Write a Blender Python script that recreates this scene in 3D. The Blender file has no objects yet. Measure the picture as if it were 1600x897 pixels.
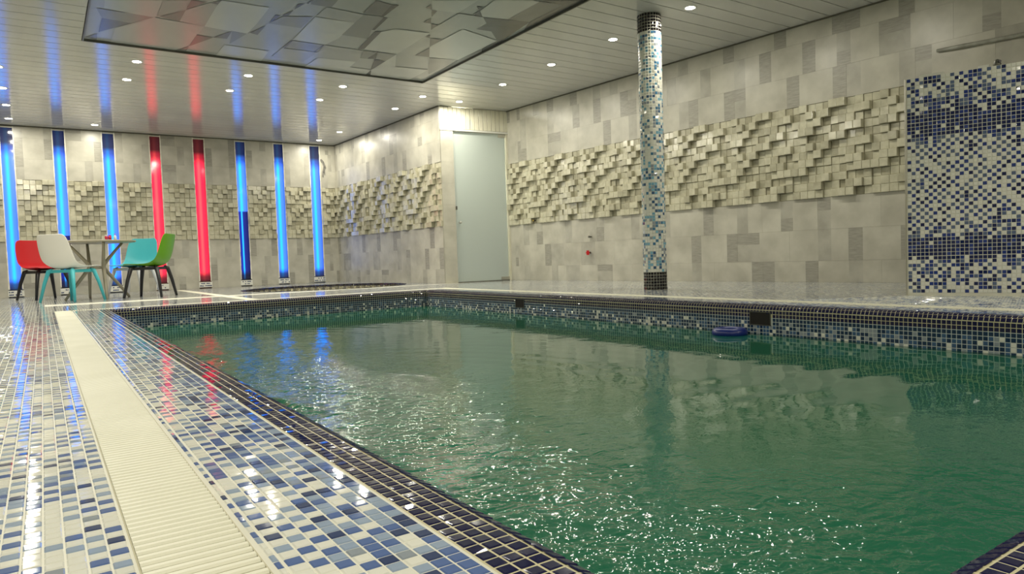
import bpy, bmesh, math, random
import numpy as np
from mathutils import Matrix, Vector

random.seed(7)
rng = np.random.default_rng(7)
S = bpy.context.scene
COL = S.collection

# ------------------------------------------------------------------ camera
CAM_Z = 0.3785
CEIL = 2.7285
FOCAL = 1081.03
CR = np.array([[0.8265805601557004, -0.5617761734583832, -0.034236070264342416],
               [-0.05276000378497865, -0.016780408526144878, -0.9984662237102988],
               [0.5603400392380482, 0.8271190656877353, -0.043509672517157455]])  # rows: right, down, forward
cam_data = bpy.data.cameras.new('camera')
cam_data.sensor_width = 36.0
cam_data.lens = FOCAL / 1600 * 36.0
cam_data.clip_start = 0.02
cam = bpy.data.objects.new('camera', cam_data)
COL.objects.link(cam)
m = Matrix.Identity(4)
for i in range(3):
    m[i][0] = CR[0][i]
    m[i][1] = -CR[1][i]
    m[i][2] = -CR[2][i]
m[2][3] = CAM_Z
cam.matrix_world = m
S.camera = cam

# ------------------------------------------------------------------ world, exposure
world = bpy.data.worlds.new('world')
S.world = world
world.use_nodes = True
world.node_tree.nodes['Background'].inputs[0].default_value = (0.5, 0.5, 0.45, 1)
world.node_tree.nodes['Background'].inputs[1].default_value = 0.05
S.view_settings.view_transform = 'Standard'
S.view_settings.look = 'None'
S.view_settings.gamma = 1
S.view_settings.use_curve_mapping = False
S.view_settings.exposure = 0.08
LAMP_POWER = 14.0
STRIP_POWER = 1.0

# ------------------------------------------------------------------ materials
def mat(name, color, rough=0.5, metal=0.0, spec=0.5, ior=1.5):
    k = bpy.data.materials.new(name)
    k.use_nodes = True
    b = k.node_tree.nodes['Principled BSDF']
    b.inputs['Base Color'].default_value = (*color, 1)
    b.inputs['Roughness'].default_value = rough
    b.inputs['Metallic'].default_value = metal
    b.inputs['Specular IOR Level'].default_value = spec
    b.inputs['IOR'].default_value = ior
    return k

def noisy(name, c1, c2, scale, rough, bump=0.0, detail=5, spec=0.5, stretch=None, coords='pos', r2=None):
    k = mat(name, c1, rough, spec=spec)
    nt = k.node_tree
    b = nt.nodes['Principled BSDF']
    if coords == 'pos':
        g = nt.nodes.new('ShaderNodeNewGeometry').outputs['Position']
    else:
        g = nt.nodes.new('ShaderNodeTexCoord').outputs['Object']
    if stretch:
        mp = nt.nodes.new('ShaderNodeMapping')
        mp.inputs['Scale'].default_value = stretch
        nt.links.new(g, mp.inputs['Vector'])
        g = mp.outputs['Vector']
    n = nt.nodes.new('ShaderNodeTexNoise')
    n.inputs['Scale'].default_value = scale
    n.inputs['Detail'].default_value = detail
    nt.links.new(g, n.inputs['Vector'])
    r = nt.nodes.new('ShaderNodeValToRGB')
    r.color_ramp.elements[0].position = 0.32
    r.color_ramp.elements[1].position = 0.68
    r.color_ramp.elements[0].color = (*c1, 1)
    r.color_ramp.elements[1].color = (*c2, 1)
    nt.links.new(n.outputs['Fac'], r.inputs['Fac'])
    nt.links.new(r.outputs['Color'], b.inputs['Base Color'])
    if bump:
        bp = nt.nodes.new('ShaderNodeBump')
        bp.inputs['Strength'].default_value = bump
        bp.inputs['Distance'].default_value = 0.004
        n2 = nt.nodes.new('ShaderNodeTexNoise')
        n2.inputs['Scale'].default_value = scale * 6
        n2.inputs['Detail'].default_value = 4
        nt.links.new(g, n2.inputs['Vector'])
        nt.links.new(n2.outputs['Fac'], bp.inputs['Height'])
        nt.links.new(bp.outputs['Normal'], b.inputs['Normal'])
    return k

def emit(name, color, strength):
    k = bpy.data.materials.new(name)
    k.use_nodes = True
    nt = k.node_tree
    nt.nodes.clear()
    e = nt.nodes.new('ShaderNodeEmission')
    e.inputs[0].default_value = (*color, 1)
    e.inputs[1].default_value = strength
    o = nt.nodes.new('ShaderNodeOutputMaterial')
    nt.links.new(e.outputs[0], o.inputs[0])
    return k

TR = 0.05
M_WHITE = mat('mosaic_white', (0.76, 0.76, 0.68), TR)
M_PALE = mat('mosaic_pale_blue', (0.30, 0.38, 0.50), TR)
M_MID = mat('mosaic_mid_blue', (0.10, 0.16, 0.36), TR)
M_SLATE = mat('mosaic_slate', (0.045, 0.065, 0.15), TR)
M_NAVY = mat('mosaic_navy', (0.012, 0.012, 0.055), TR)
M_BLACK = mat('mosaic_black', (0.008, 0.006, 0.008), TR)
M_GREY = mat('mosaic_grey_blue', (0.28, 0.32, 0.36), TR)
M_AQUA = mat('mosaic_aqua', (0.20, 0.42, 0.55), TR)
M_STEEL = mat('mosaic_steel_blue', (0.07, 0.20, 0.34), TR)
M_TEAL = mat('mosaic_teal_navy', (0.012, 0.035, 0.085), TR)
M_TEAL2 = mat('mosaic_sea_blue', (0.05, 0.11, 0.22), TR)
M_GROUT = noisy('grout_cream', (0.66, 0.65, 0.54), (0.74, 0.73, 0.62), 9, 0.5)
M_GROUT_Y = noisy('grout_yellow', (0.55, 0.50, 0.30), (0.62, 0.58, 0.38), 9, 0.5)
M_GROUT_B = noisy('grout_blue_grey', (0.50, 0.55, 0.52), (0.58, 0.62, 0.58), 9, 0.5)
M_GRATE = noisy('cream_plastic', (0.76, 0.75, 0.60), (0.84, 0.83, 0.69), 3, 0.45, r2=None)
M_CHANNEL = mat('channel_plastic', (0.50, 0.47, 0.32), 0.6)
M_CON = noisy('stone_light', (0.37, 0.355, 0.295), (0.50, 0.485, 0.41), 4, 0.33, 0.04)
M_CON2 = noisy('stone_mid', (0.32, 0.31, 0.26), (0.42, 0.405, 0.345), 6, 0.34, 0.05)
M_CON3 = noisy('stone_dark', (0.26, 0.25, 0.21), (0.335, 0.325, 0.275), 12, 0.36, 0.08, stretch=(1, 1, 6))
M_BLK1 = noisy('block_light', (0.44, 0.42, 0.31), (0.56, 0.54, 0.41), 14, 0.13, 0.02, spec=0.85)
M_BLK2 = noisy('block_mid', (0.34, 0.325, 0.235), (0.44, 0.42, 0.31), 14, 0.15, 0.02, spec=0.85)
M_BLK3 = noisy('block_recess_shade', (0.30, 0.285, 0.20), (0.38, 0.36, 0.26), 18, 0.2, 0.05)  # darker copy for recessed stones, shade put into the colour
M_JOINT = mat('joint_dark', (0.11, 0.10, 0.06), 0.8)
M_JOINT2 = mat('tile_joint', (0.33, 0.315, 0.26), 0.7)
M_PLANK = noisy('ceiling_pvc', (0.47, 0.465, 0.435), (0.52, 0.515, 0.485), 2.5, 0.13, stretch=(0.3, 1, 1))
M_PGAP = mat('plank_gap', (0.10, 0.095, 0.07), 0.7)
M_CLAD = noisy('cream_cladding', (0.60, 0.58, 0.44), (0.70, 0.68, 0.55), 3, 0.35)
M_TRIMW = mat('white_trim', (0.66, 0.66, 0.60), 0.5)
M_BLACKP = mat('black_plastic', (0.012, 0.011, 0.012), 0.42)
M_RED = mat('red_plastic', (0.46, 0.006, 0.010), 0.45, spec=0.3)
M_CREAM = mat('cream_plastic_chair', (0.80, 0.78, 0.71), 0.42)
M_TEALP = mat('teal_plastic', (0.05, 0.42, 0.47), 0.42)
M_GREEN = mat('green_plastic', (0.10, 0.27, 0.008), 0.42)
M_WHITEP = mat('white_plastic', (0.62, 0.64, 0.66), 0.42)
M_TAUPE = mat('taupe_plastic', (0.30, 0.275, 0.20), 0.45)
M_METAL = mat('brushed_metal', (0.55, 0.54, 0.48), 0.3, metal=1.0)
M_GUN = mat('gunmetal', (0.13, 0.13, 0.11), 0.4, metal=0.6)
M_BLUEF = mat('blue_float', (0.006, 0.02, 0.17), 0.35)
M_DARKHOLE = mat('dark_opening', (0.01, 0.008, 0.004), 0.8)
M_STAIN = noisy('broken_dark', (0.10, 0.10, 0.09), (0.20, 0.19, 0.17), 30, 0.9, 0.4)
M_SIL = noisy('silicone_edge', (0.62, 0.60, 0.50), (0.78, 0.76, 0.68), 12, 0.5)
M_REDJ = mat('red_jar', (0.45, 0.02, 0.05), 0.3)
M_BRASS = mat('brass', (0.45, 0.33, 0.10), 0.35, metal=1)

# ------------------------------------------------------------------ helpers
def set_props(o, label=None, cat=None, group=None, kind=None):
    if label: o['label'] = label
    if cat: o['category'] = cat
    if group: o['group'] = group
    if kind: o['kind'] = kind
    return o

def new_obj(name, me, parent=None, loc=(0, 0, 0), kind=None, label=None):
    o = bpy.data.objects.new(name, me)
    COL.objects.link(o)
    o.location = loc
    if parent is not None: o.parent = parent
    if kind: o['kind'] = kind
    if label: o['label'] = label
    return o

def empty(name, loc, rz=0.0, **kw):
    o = bpy.data.objects.new(name, None)
    COL.objects.link(o)
    o.location = loc
    o.rotation_euler = (0, 0, rz)
    o.empty_display_size = 0.1
    return set_props(o, **kw)

def np_mesh(name, V, Q, mats, mi=None, smooth=False):
    """V (n,3), Q (k,4) quads"""
    V = np.asarray(V, dtype=np.float32); Q = np.asarray(Q, dtype=np.int32)
    me = bpy.data.meshes.new(name)
    me.vertices.add(len(V)); me.vertices.foreach_set('co', V.ravel())
    k = len(Q)
    me.loops.add(k * 4); me.loops.foreach_set('vertex_index', Q.ravel())
    me.polygons.add(k)
    me.polygons.foreach_set('loop_start', np.arange(0, k * 4, 4, dtype=np.int32))
    me.polygons.foreach_set('loop_total', np.full(k, 4, dtype=np.int32))
    for q in mats: me.materials.append(q)
    if mi is not None: me.polygons.foreach_set('material_index', np.asarray(mi, dtype=np.int32))
    me.polygons.foreach_set('use_smooth', np.full(k, smooth, dtype=bool))
    me.update(calc_edges=True)
    me.validate()
    return me

class MB:
    def __init__(s): s.bm = bmesh.new()
    def box(s, c, d, bevel=0.0, rot=None, mi=0, seg=2, taper=None):
        r = bmesh.ops.create_cube(s.bm, size=1)
        vs = r['verts']
        for v in vs:
            t = 1.0
            if taper and v.co.z < 0: t = taper
            v.co = Vector((v.co.x * d[0] * t, v.co.y * d[1] * t, v.co.z * d[2]))
        fs = set(f for v in vs for f in v.link_faces)
        for f in fs: f.material_index = mi
        if bevel:
            es = set(e for v in vs for e in v.link_edges)
            rb = bmesh.ops.bevel(s.bm, geom=list(es), offset=bevel, segments=seg, profile=0.6, affect='EDGES')
            vs = set(v for v in rb['verts']) | set(v for f in rb['faces'] for v in f.verts) 
            vs = set(v for v in vs if v.is_valid)
            # include remaining originals
            stack = list(vs)
            while stack:
                v = stack.pop()
                for e in v.link_edges:
                    w = e.other_vert(v)
                    if w not in vs: vs.add(w); stack.append(w)
            for v in vs:
                for f in v.link_faces: f.material_index = mi
        M = Matrix.Translation(c)
        if rot is not None: M = M @ rot
        for v in vs: v.co = M @ v.co
        return s
    def tube(s, pts, rad, n=12, caps=True, mi=0, square=False):
        pts = [Vector(p) for p in pts]
        if not hasattr(rad, '__len__'): rad = [rad] * len(pts)
        rings = []
        prev = None
        for i, p in enumerate(pts):
            if i == 0: t = pts[1] - pts[0]
            elif i == len(pts) - 1: t = pts[-1] - pts[-2]
            else: t = (pts[i + 1] - p).normalized() + (p - pts[i - 1]).normalized()
            t.normalize()
            if prev is None:
                a = Vector((0, 0, 1)) if abs(t.z) < 0.9 else Vector((1, 0, 0))
                u = t.cross(a).normalized()
            else:
                u = (prev - t * prev.dot(t)).normalized()
            prev = u
            w = t.cross(u)
            ring = []
            for k in range(n):
                an = 2 * math.pi * (k + 0.5) / n
                if square:
                    cx, cy = math.cos(an), math.sin(an)
                    q = max(abs(cx), abs(cy)) ** 0.8
                    cx, cy = cx / q, cy / q
                else: cx, cy = math.cos(an), math.sin(an)
                ring.append(s.bm.verts.new(p + (u * cx + w * cy) * rad[i]))
            rings.append(ring)
        for a, b in zip(rings, rings[1:]):
            for k in range(n):
                f = s.bm.faces.new((a[k], a[(k + 1) % n], b[(k + 1) % n], b[k])); f.material_index = mi; f.smooth = True
        if caps:
            f = s.bm.faces.new(rings[0][::-1]); f.material_index = mi
            f = s.bm.faces.new(rings[-1]); f.material_index = mi
        return s
    def lathe(s, prof, c=(0, 0, 0), n=24, mi=0, smooth=True):
        c = Vector(c); rings = []
        for r, z in prof:
            if r < 1e-6: rings.append([s.bm.verts.new(c + Vector((0, 0, z)))])
            else: rings.append([s.bm.verts.new(c + Vector((r * math.cos(2 * math.pi * k / n), r * math.sin(2 * math.pi * k / n), z))) for k in range(n)])
        for a, b in zip(rings, rings[1:]):
            for k in range(n):
                k2 = (k + 1) % n
                if len(a) == 1 and len(b) == 1: continue
                if len(a) == 1: f = s.bm.faces.new((a[0], b[k2], b[k]))
                elif len(b) == 1: f = s.bm.faces.new((a[k], a[k2], b[0]))
                else: f = s.bm.faces.new((a[k], a[k2], b[k2], b[k]))
                f.material_index = mi; f.smooth = smooth
        return s
    def mesh(s, name, mats):
        bmesh.ops.recalc_face_normals(s.bm, faces=s.bm.faces)
        me = bpy.data.meshes.new(name)
        s.bm.to_mesh(me); s.bm.free()
        for q in (mats if isinstance(mats, (list, tuple)) else [mats]): me.materials.append(q)
        return me
    def build(s, name, mats, parent=None, **kw):
        return new_obj(name, s.mesh(name, mats), parent, **kw)

def project(P):
    """pixel position and depth of world points (n,3), only used to rank pieces by size in view"""
    d = P - np.array([0, 0, CAM_Z])
    c = d @ CR.T
    z = np.maximum(c[:, 2], 1e-3)
    return 800 + FOCAL * c[:, 0] / z, 448.5 + FOCAL * c[:, 1] / z, c[:, 2]

def tile_mesh_arrays(centers, U, V, N, size_u, size_v, th, full=True, tilt=0.0006, bev=0.0019):
    """boxes with bevelled top around each centre; U,V,N (n,3) frames, returns verts, quads, faces per tile"""
    n = len(centers)
    su = np.broadcast_to(np.asarray(size_u, float), (n,))[:, None] / 2
    sv = np.broadcast_to(np.asarray(size_v, float), (n,))[:, None] / 2
    tu = rng.normal(0, tilt, (n, 1)); tv = rng.normal(0, tilt, (n, 1)); tz = rng.normal(0, tilt * 0.5, (n, 1))
    C = np.asarray(centers, float)
    sg = [(-1, -1), (1, -1), (1, 1), (-1, 1)]
    if not full:
        vs = [C + U * su * a + V * sv * b + N * (tu * a + tv * b + tz) for a, b in sg]
        W = np.stack(vs, 1).reshape(-1, 3)
        Q = np.arange(4 * n).reshape(n, 4)
        return W, Q, 1
    top = [C + U * (su - bev) * a + V * (sv - bev) * b + N * (tu * a + tv * b + tz) for a, b in sg]
    low = [C + U * su * a + V * sv * b - N * th for a, b in sg]
    W = np.stack(top + low, 1).reshape(-1, 3)
    base = (np.arange(n) * 8)[:, None]
    fs = [base + np.array([[0, 1, 2, 3]])]
    for k in range(4):
        k2 = (k + 1) % 4
        fs.append(base + np.array([[k2, k, k + 4, k2 + 4]]))
    Q = np.stack(fs, 1).reshape(-1, 4)
    return W, Q, 5

def tiles_obj(name, parent, centers, U, V, N, su, sv, th, mats, mi, full=True, tilt=0.0006, kind='stuff'):
    n = len(centers)
    U = np.broadcast_to(np.asarray(U, float), (n, 3)); V = np.broadcast_to(np.asarray(V, float), (n, 3)); N = np.broadcast_to(np.asarray(N, float), (n, 3))
    W, Q, k = tile_mesh_arrays(centers, U, V, N, su, sv, th, full, tilt)
    me = np_mesh(name, W, Q, mats, np.repeat(mi, k))
    return new_obj(name, me, parent, kind=kind)

# ================================================================== plan of the room
P_W = (4.983, 13.537)      # back wall meets the side wall
P_M = (5.153, 9.433)       # side wall meets the door wall
P_D = (6.345, 9.336)       # door wall meets the right wall
rd = np.array([0.504, -5.646]); rd /= np.linalg.norm(rd)
RL = (9.336 + 1.5) / -rd[1]
P_R = (6.345 + rd[0] * RL, -1.5)
LX, NY = -2.2, -1.5
ROOM = [(LX, NY), P_R, P_D, P_M, P_W, (LX, 13.537)]
T = 0.0245

def in_room(x, y):
    ins = np.ones(len(x), bool)
    ins &= (x > LX) & (y > NY) & (y < 13.537)
    # right side boundary
    xr = np.where(y < 9.336, 6.345 + (9.336 - y) * (0.504 / 5.646), 0)
    xm = np.where(y >= 9.43, 5.153 - (y - 9.433) * (0.17 / 4.104), xr)
    yd = 9.433 - (x - 5.153) * (0.097 / 1.192)
    ins &= np.where(y > yd, x < xm, x < xr)
    return ins

# ------------------------------------------------------------------ floor slab with openings
PX0, PX1, PY0, PY1 = 0.5445, 3.94, 0.385, 7.72     # inner faces of the pool
BW = 0.1095                                       # coping width back to the light strip
GW = 0.33                                         # face to grate
JC, JR = (3.72, 10.76), 1.25
GL = (0.0815, 0.2160, -0.3, 8.06)                 # left drain channel x0,x1,y0,y1
GF = (0.2160, 4.405, 7.925, 8.06)
GR = (4.27, 4.405, -0.3, 7.925)
GB = (1.88, 2.00, 8.06, 13.1)

def floor_slab():
    bm = bmesh.new()
    edges = []
    def loop(pts, z=-0.0015):
        vs = [bm.verts.new((x, y, z)) for x, y in pts]
        for a, b in zip(vs, vs[1:] + vs[:1]): edges.append(bm.edges.new((a, b)))
    loop([(LX - .1, NY - .1), (P_R[0] + .1, NY - .1), (P_D[0] + .12, P_D[1] + .02), (P_D[0] + .1, P_D[1] + .1), (P_M[0] + .1, P_M[1] + .1), (P_W[0] + .1, P_W[1] + .1), (LX - .1, P_W[1] + .1)])
    e = 0.0
    loop([(PX0 - BW, PY0 - BW), (PX1 + BW, PY0 - BW), (PX1 + BW, PY1 + BW), (PX0 - BW, PY1 + BW)])
    # U-shaped drain channel with its branch
    loop([(GL[0], GL[2]), (GL[1], GL[2]), (GL[1], GF[2]), (GR[0], GF[2]), (GR[0], GR[2]), (GR[1], GR[2]), (GR[1], GF[3]),
          (GB[1], GF[3]), (GB[1], GB[3]), (GB[0], GB[3]), (GB[0], GF[3]), (GL[0], GL[3])])
    loop([(JC[0] + (JR + .02) * math.cos(a), JC[1] + (JR + .02) * math.sin(a)) for a in np.linspace(0, 2 * math.pi, 64, endpoint=False)])
    r = bmesh.ops.triangle_fill(bm, use_beauty=True, use_dissolve=False, edges=edges)
    for f in bm.faces:
        if f.normal.z < 0: f.normal_flip()
    # thickness
    ex = bmesh.ops.extrude_face_region(bm, geom=list(bm.faces))
    me = bpy.data.meshes.new('floor')
    for v in [g for g in ex['geom'] if isinstance(g, bmesh.types.BMVert)]: v.co.z -= 0.06
    bmesh.ops.recalc_face_normals(bm, faces=bm.faces)
    bm.to_mesh(me); bm.free()
    me.materials.append(M_GROUT)
    return new_obj('floor', me, kind='structure')
floor = floor_slab()

# drain channels (one U plus branch) : recessed trough under the slats
def box_obj(name, x0, x1, y0, y1, z0, z1, m_, parent=None, bevel=0, **kw):
    return MB().box(((x0 + x1) / 2, (y0 + y1) / 2, (z0 + z1) / 2), (x1 - x0, y1 - y0, z1 - z0), bevel).build(name, m_, parent, **kw)

# ------------------------------------------------------------------ deck mosaic
FMATS = [M_WHITE, M_PALE, M_MID, M_SLATE, M_GREY]
def deck_grid(x0, x1, y0, y1, ax, ay, pitch=T):
    i0, i1 = math.floor((x0 - ax) / pitch + 0.5), math.floor((x1 - ax) / pitch + 0.5)
    j0, j1 = math.floor((y0 - ay) / pitch + 0.5), math.floor((y1 - ay) / pitch + 0.5)
    I, J = np.meshgrid(np.arange(i0, i1), np.arange(j0, j1), indexing='ij')
    return ax + (I.ravel() + .5) * pitch, ay + (J.ravel() + .5) * pitch, I.ravel(), J.ravel()

def deck_colors(x, y, I, J, dens):
    """0 white, else blue. checkerboard base, dens shifts towards blue"""
    r = rng.random(len(x))
    chk = (I + J) % 2 == 0
    p = np.where(chk, 0.72 + dens * 0.28, -0.13 + dens * 1.0)
    blue = r < p
    k = rng.random(len(x))
    c = np.where(k < 0.56 - dens * 0.3, 1, np.where(k < 0.90 - dens * 0.2, 2, 3))
    c = np.where(k > 0.94, 4, c)
    return np.where(blue, c, 0)

regions = []
# left of the channel, far side, right side, near side
regions.append((LX, 0.0790, NY, 13.537, 0.0790, 0.0))
regions.append((0.0790, 4.4075, 8.0625, 13.537, 0.0790, 8.0625))
regions.append((4.4075, 7.4, NY, 13.537, 4.4075, 0.0))
regions.append((0.2185, 4.2675, NY, -0.3, 0.2185, 0.0))
X_, Y_, C_, = [], [], []
for k, (x0, x1, y0, y1, ax, ay) in enumerate(regions):
    x, y, I, J = deck_grid(x0, x1, y0, y1, ax, ay)
    ok = in_room(x, y) & (x > x0) & (x < x1)
    ok &= ((x - JC[0]) ** 2 + (y - JC[1]) ** 2 > (JR + 0.015) ** 2)
    ok &= ~((x > GB[0] - .01) & (x < GB[1] + .01) & (y > 8.0) & (y < GB[3] + .01))
    x, y, I, J = x[ok], y[ok], I[ok], J[ok]
    ph = (y * (1 / 0.64) + (x * 0.3)) % 1.0
    dens = 0.08 + 0.40 * np.clip(np.abs(((y - 0.72) / 0.78) % 1.0 - 0.5) * 2 - 0.45, 0, 1) / 0.55
    if k == 2: dens = 0.25 + 0 * x
    X_.append(x); Y_.append(y); C_.append(deck_colors(x, y, I, J, dens))
# strips between channel and dark coping (inside the channel loop)
def strip(u0, u1, v0, v1, swap, n=8):
    """tiles from the coping boundary (u0) back to the grate (u1)"""
    sgn = 1 if u1 > u0 else -1
    nv = int((v1 - v0) / T)
    I, J = np.meshgrid(np.arange(n), np.arange(nv), indexing='ij')
    u = u0 + sgn * (0.0035 + (I.ravel() + .5) * T); v = v0 + (J.ravel() + .5) * T
    d = np.clip(1.0 - (I.ravel() / 7.0) * 0.62, 0, 1) - 0.12
    c = deck_colors(u, v, I.ravel(), J.ravel(), d)
    c = np.where((c == 0) & (I.ravel() == 0) & (rng.random(len(u)) < .9), 2, c)
    return (v, u, c) if swap else (u, v, c)
for args in ((PX0 - BW, 0.22, -0.28, 7.82, False), (PX1 + BW, 4.26, -0.28, 7.91, False)):
    x, y, c = strip(*args)
    X_.append(x); Y_.append(y); C_.append(c)
for args in ((PY1 + BW, 8.0, 0.245, 4.04, True, 3), (PY0 - BW, -0.3, PX0 - BW + .02, PX1 + BW - .02, True)):
    x, y, c = strip(*args)
    X_.append(x); Y_.append(y); C_.append(c)
# near side, second piece between the strip and the open deck
x, y, I, J = deck_grid(PX0 - BW, PX1 + BW, -0.3, 0.06, PX0 - BW, -0.3)
X_.append(x); Y_.append(y); C_.append(deck_colors(x, y, I, J, 0.3 + 0 * x))
DX, DY, DC = np.concatenate(X_), np.concatenate(Y_), np.concatenate(C_)
P3 = np.stack([DX, DY, 0 * DX], 1)
px, py, pz = project(P3)
vis = (pz > 0.2) & (px > -12) & (px < 1612) & (py > 0) & (py < 905)
area = np.where(vis, CAM_Z / np.maximum(pz, .2) ** 3, 0)
order = np.argsort(-area)
near = np.zeros(len(DX), bool); near[order[:300]] = True

def single_tiles(name, parent, centers, cols, mats, rot=(0, 0, 0), size=0.0222, variants=3):
    cache = {}
    for c, ci in zip(centers, cols):
        key = (int(ci), random.randrange(variants))
        if key not in cache:
            W, Q, k = tile_mesh_arrays(np.zeros((1, 3)), np.array([[1., 0, 0]]), np.array([[0, 1., 0]]), np.array([[0, 0, 1.]]), size, size, 0.0016, True, 0.00005)
            cache[key] = np_mesh(name, W, Q, [mats[ci]])
        o = new_obj(name, cache[key], parent, loc=tuple(c))
single_tiles('mosaic_tile', floor, P3[near], DC[near], FMATS)
rest = ~near
d2 = pz
mid = rest & (np.abs(pz) < 5.0) & (px > -300) & (px < 1900)
far = rest & ~mid
tiles_obj('mosaic_tiles', floor, P3[mid], (1, 0, 0), (0, 1, 0), (0, 0, 1), 0.0222, 0.0222, 0.0016, FMATS, DC[mid], True, 0.00008)
tiles_obj('mosaic_tiles', floor, P3[far], (1, 0, 0), (0, 1, 0), (0, 0, 1), 0.0222, 0.0222, 0.0016, FMATS, DC[far], False, 0.00008)
# half tiles cut along the grate edge
yy = np.arange(-0.28, 7.90, T) + T / 2
hc = np.stack([np.full(len(yy), 0.2282), yy, 0 * yy], 1)
tiles_obj('mosaic_tiles', floor, hc, (1, 0, 0), (0, 1, 0), (0, 0, 1), 0.0085, 0.0222, 0.0016, FMATS, deck_colors(hc[:, 0], yy, np.zeros(len(yy), int), np.arange(len(yy)), 0.4 + 0 * yy), tilt=0.00008)

# ------------------------------------------------------------------ pool coping and wall mosaic, profile swept round the pool
RAD = 0.035
TW = 0.0245
def profile(s):
    """distance s along the section from the light strip: returns offset from face (outward +), z, normal angle"""
    flat = BW - RAD
    arc = RAD * math.pi / 2
    if s < flat: return BW - s, 0.0, 0.0
    if s < flat + arc:
        a = (s - flat) / RAD
        return RAD - RAD * math.sin(a), -RAD + RAD * math.cos(a), a
    return 0.0, -RAD - (s - flat - arc), math.pi / 2
SIDES = [  # origin corner, direction along, outward direction, length
    ((PX0, PY0), (0, 1), (-1, 0), PY1 - PY0),
    ((PX0, PY1), (1, 0), (0, 1), PX1 - PX0),
    ((PX1, PY0), (0, 1), (1, 0), PY1 - PY0),
    ((PX0, PY0), (1, 0), (0, -1), PX1 - PX0),
]
SK = [(5.61, 5.765), (2.80, 2.965)]       # skimmer mouths on the right pool wall
rows_dark = 6.0
s_list = []
s = 0.002
nrow = 0
dark_len = (BW - RAD) + RAD * math.pi / 2 + 0.045
while True:
    if nrow == 3: s = (BW - RAD) + 0.001
    if nrow == 5: s = (BW - RAD) + RAD * math.pi / 2 - 0.002
    s_list.append(s + TW / 2)
    s += TW; nrow += 1
    if nrow > 22: break
cop_c, cop_u, cop_v, cop_n, cop_m, cop_row = [], [], [], [], [], []
for si, ((ox, oy), d, o, L) in enumerate(SIDES):
    for r, sc in enumerate(s_list):
        off, z, a = profile(sc)
        lo, hi = -off, L + off
        n = int((hi - lo) / TW)
        t = lo + (np.arange(n) + 0.5) * (hi - lo) / n
        x = ox + d[0] * t + o[0] * off; y = oy + d[1] * t + o[1] * off
        if r >= 6: col = None
        k = rng.random(n)
        if r < 7: m_ = np.zeros(n, int)
        else:
            pw = [0.005, 0.06, 0.10, 0.16, 0.16, 0.15][min(r - 7, 5)]
            m_ = np.where(k < pw, 1, np.where(k < pw + 0.12, 4, np.where(k < pw + .36, 3, 2)))
            if r == 7: m_ = np.where(k < 0.01, 1, 2)
        zz = np.full(n, z)
        keep = np.ones(n, bool)
        if si == 2 and r >= 6:
            for a0, a1 in SK: keep &= ~((y > a0) & (y < a1) & (zz > -0.135) & (zz < -0.04))
        # normal points from grout outwards: up for flat, towards the pool for the face
        nx, ny, nz = -o[0] * math.sin(a), -o[1] * math.sin(a), math.cos(a)
        vx, vy, vz = -o[0] * math.cos(a), -o[1] * math.cos(a), -math.sin(a)
        cop_c.append(np.stack([x, y, zz], 1)[keep]); n = keep.sum()
        cop_u.append(np.tile([d[0], d[1], 0], (n, 1))); cop_v.append(np.tile([vx, vy, vz], (n, 1))); cop_n.append(np.tile([nx, ny, nz], (n, 1)))
        cop_m.append(m_[keep]); cop_row.append(np.full(n, r))
cop_c = np.concatenate(cop_c).astype(float); cop_u = np.concatenate(cop_u).astype(float); cop_v = np.concatenate(cop_v).astype(float)
cop_n = np.concatenate(cop_n).astype(float); cop_m = np.concatenate(cop_m); cop_row = np.concatenate(cop_row)
CM = [M_NAVY, M_WHITE, M_TEAL, M_TEAL2, M_GREY]

def sweep(name, s0, s1, inset, steps, m_):
    ss = list(np.linspace(s0, s1, steps)) + [BW - RAD, BW - RAD + RAD * math.pi / 2]
    ss = sorted(set([q for q in ss if s0 <= q <= s1]))
    V, Q = [], []
    for q in ss:
        off, z, a = profile(q)
        off2 = off + inset * math.sin(a); z2 = z - inset * math.cos(a)
        V += [(PX0 - off2, PY0 - off2, z2), (PX1 + off2, PY0 - off2, z2), (PX1 + off2, PY1 + off2, z2), (PX0 - off2, PY1 + off2, z2)]
    for i in range(len(ss) - 1):
        for k in range(4):
            k2 = (k + 1) % 4
            Q.append((i * 4 + k, (i + 1) * 4 + k, (i + 1) * 4 + k2, i * 4 + k2))
    return V, Q
V, Q = sweep('c', 0, dark_len, 0.0014, 28, None)
coping = new_obj('pool_coping', np_mesh('pool_coping', V, Q, [M_GROUT_Y]), kind='structure')
V, Q = sweep('w', dark_len, 1.45, 0.0014, 30, None)
k0 = len(V)
V += [(PX0, PY0, -1.24), (PX1, PY0, -1.24), (PX1, PY1, -1.24), (PX0, PY1, -1.24)]
Q.append((k0, k0 + 1, k0 + 2, k0 + 3))
basin = new_obj('pool_wall', np_mesh('pool_wall', V, Q, [M_GROUT_B]), kind='structure')
px, py, pz = project(cop_c)
vis = (pz > 0.2) & (px > -12) & (px < 1612) & (py > 0) & (py < 905)
facing = np.abs(np.sum(cop_n * (np.array([0, 0, CAM_Z]) - cop_c), 1))
area = np.where(vis, facing / np.maximum(pz, .2) ** 3, 0)
isc = cop_row < 7
order = np.argsort(-np.where(isc, area, 0))
nearc = np.zeros(len(cop_c), bool); nearc[order[:300]] = True
cmesh = {}
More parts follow.
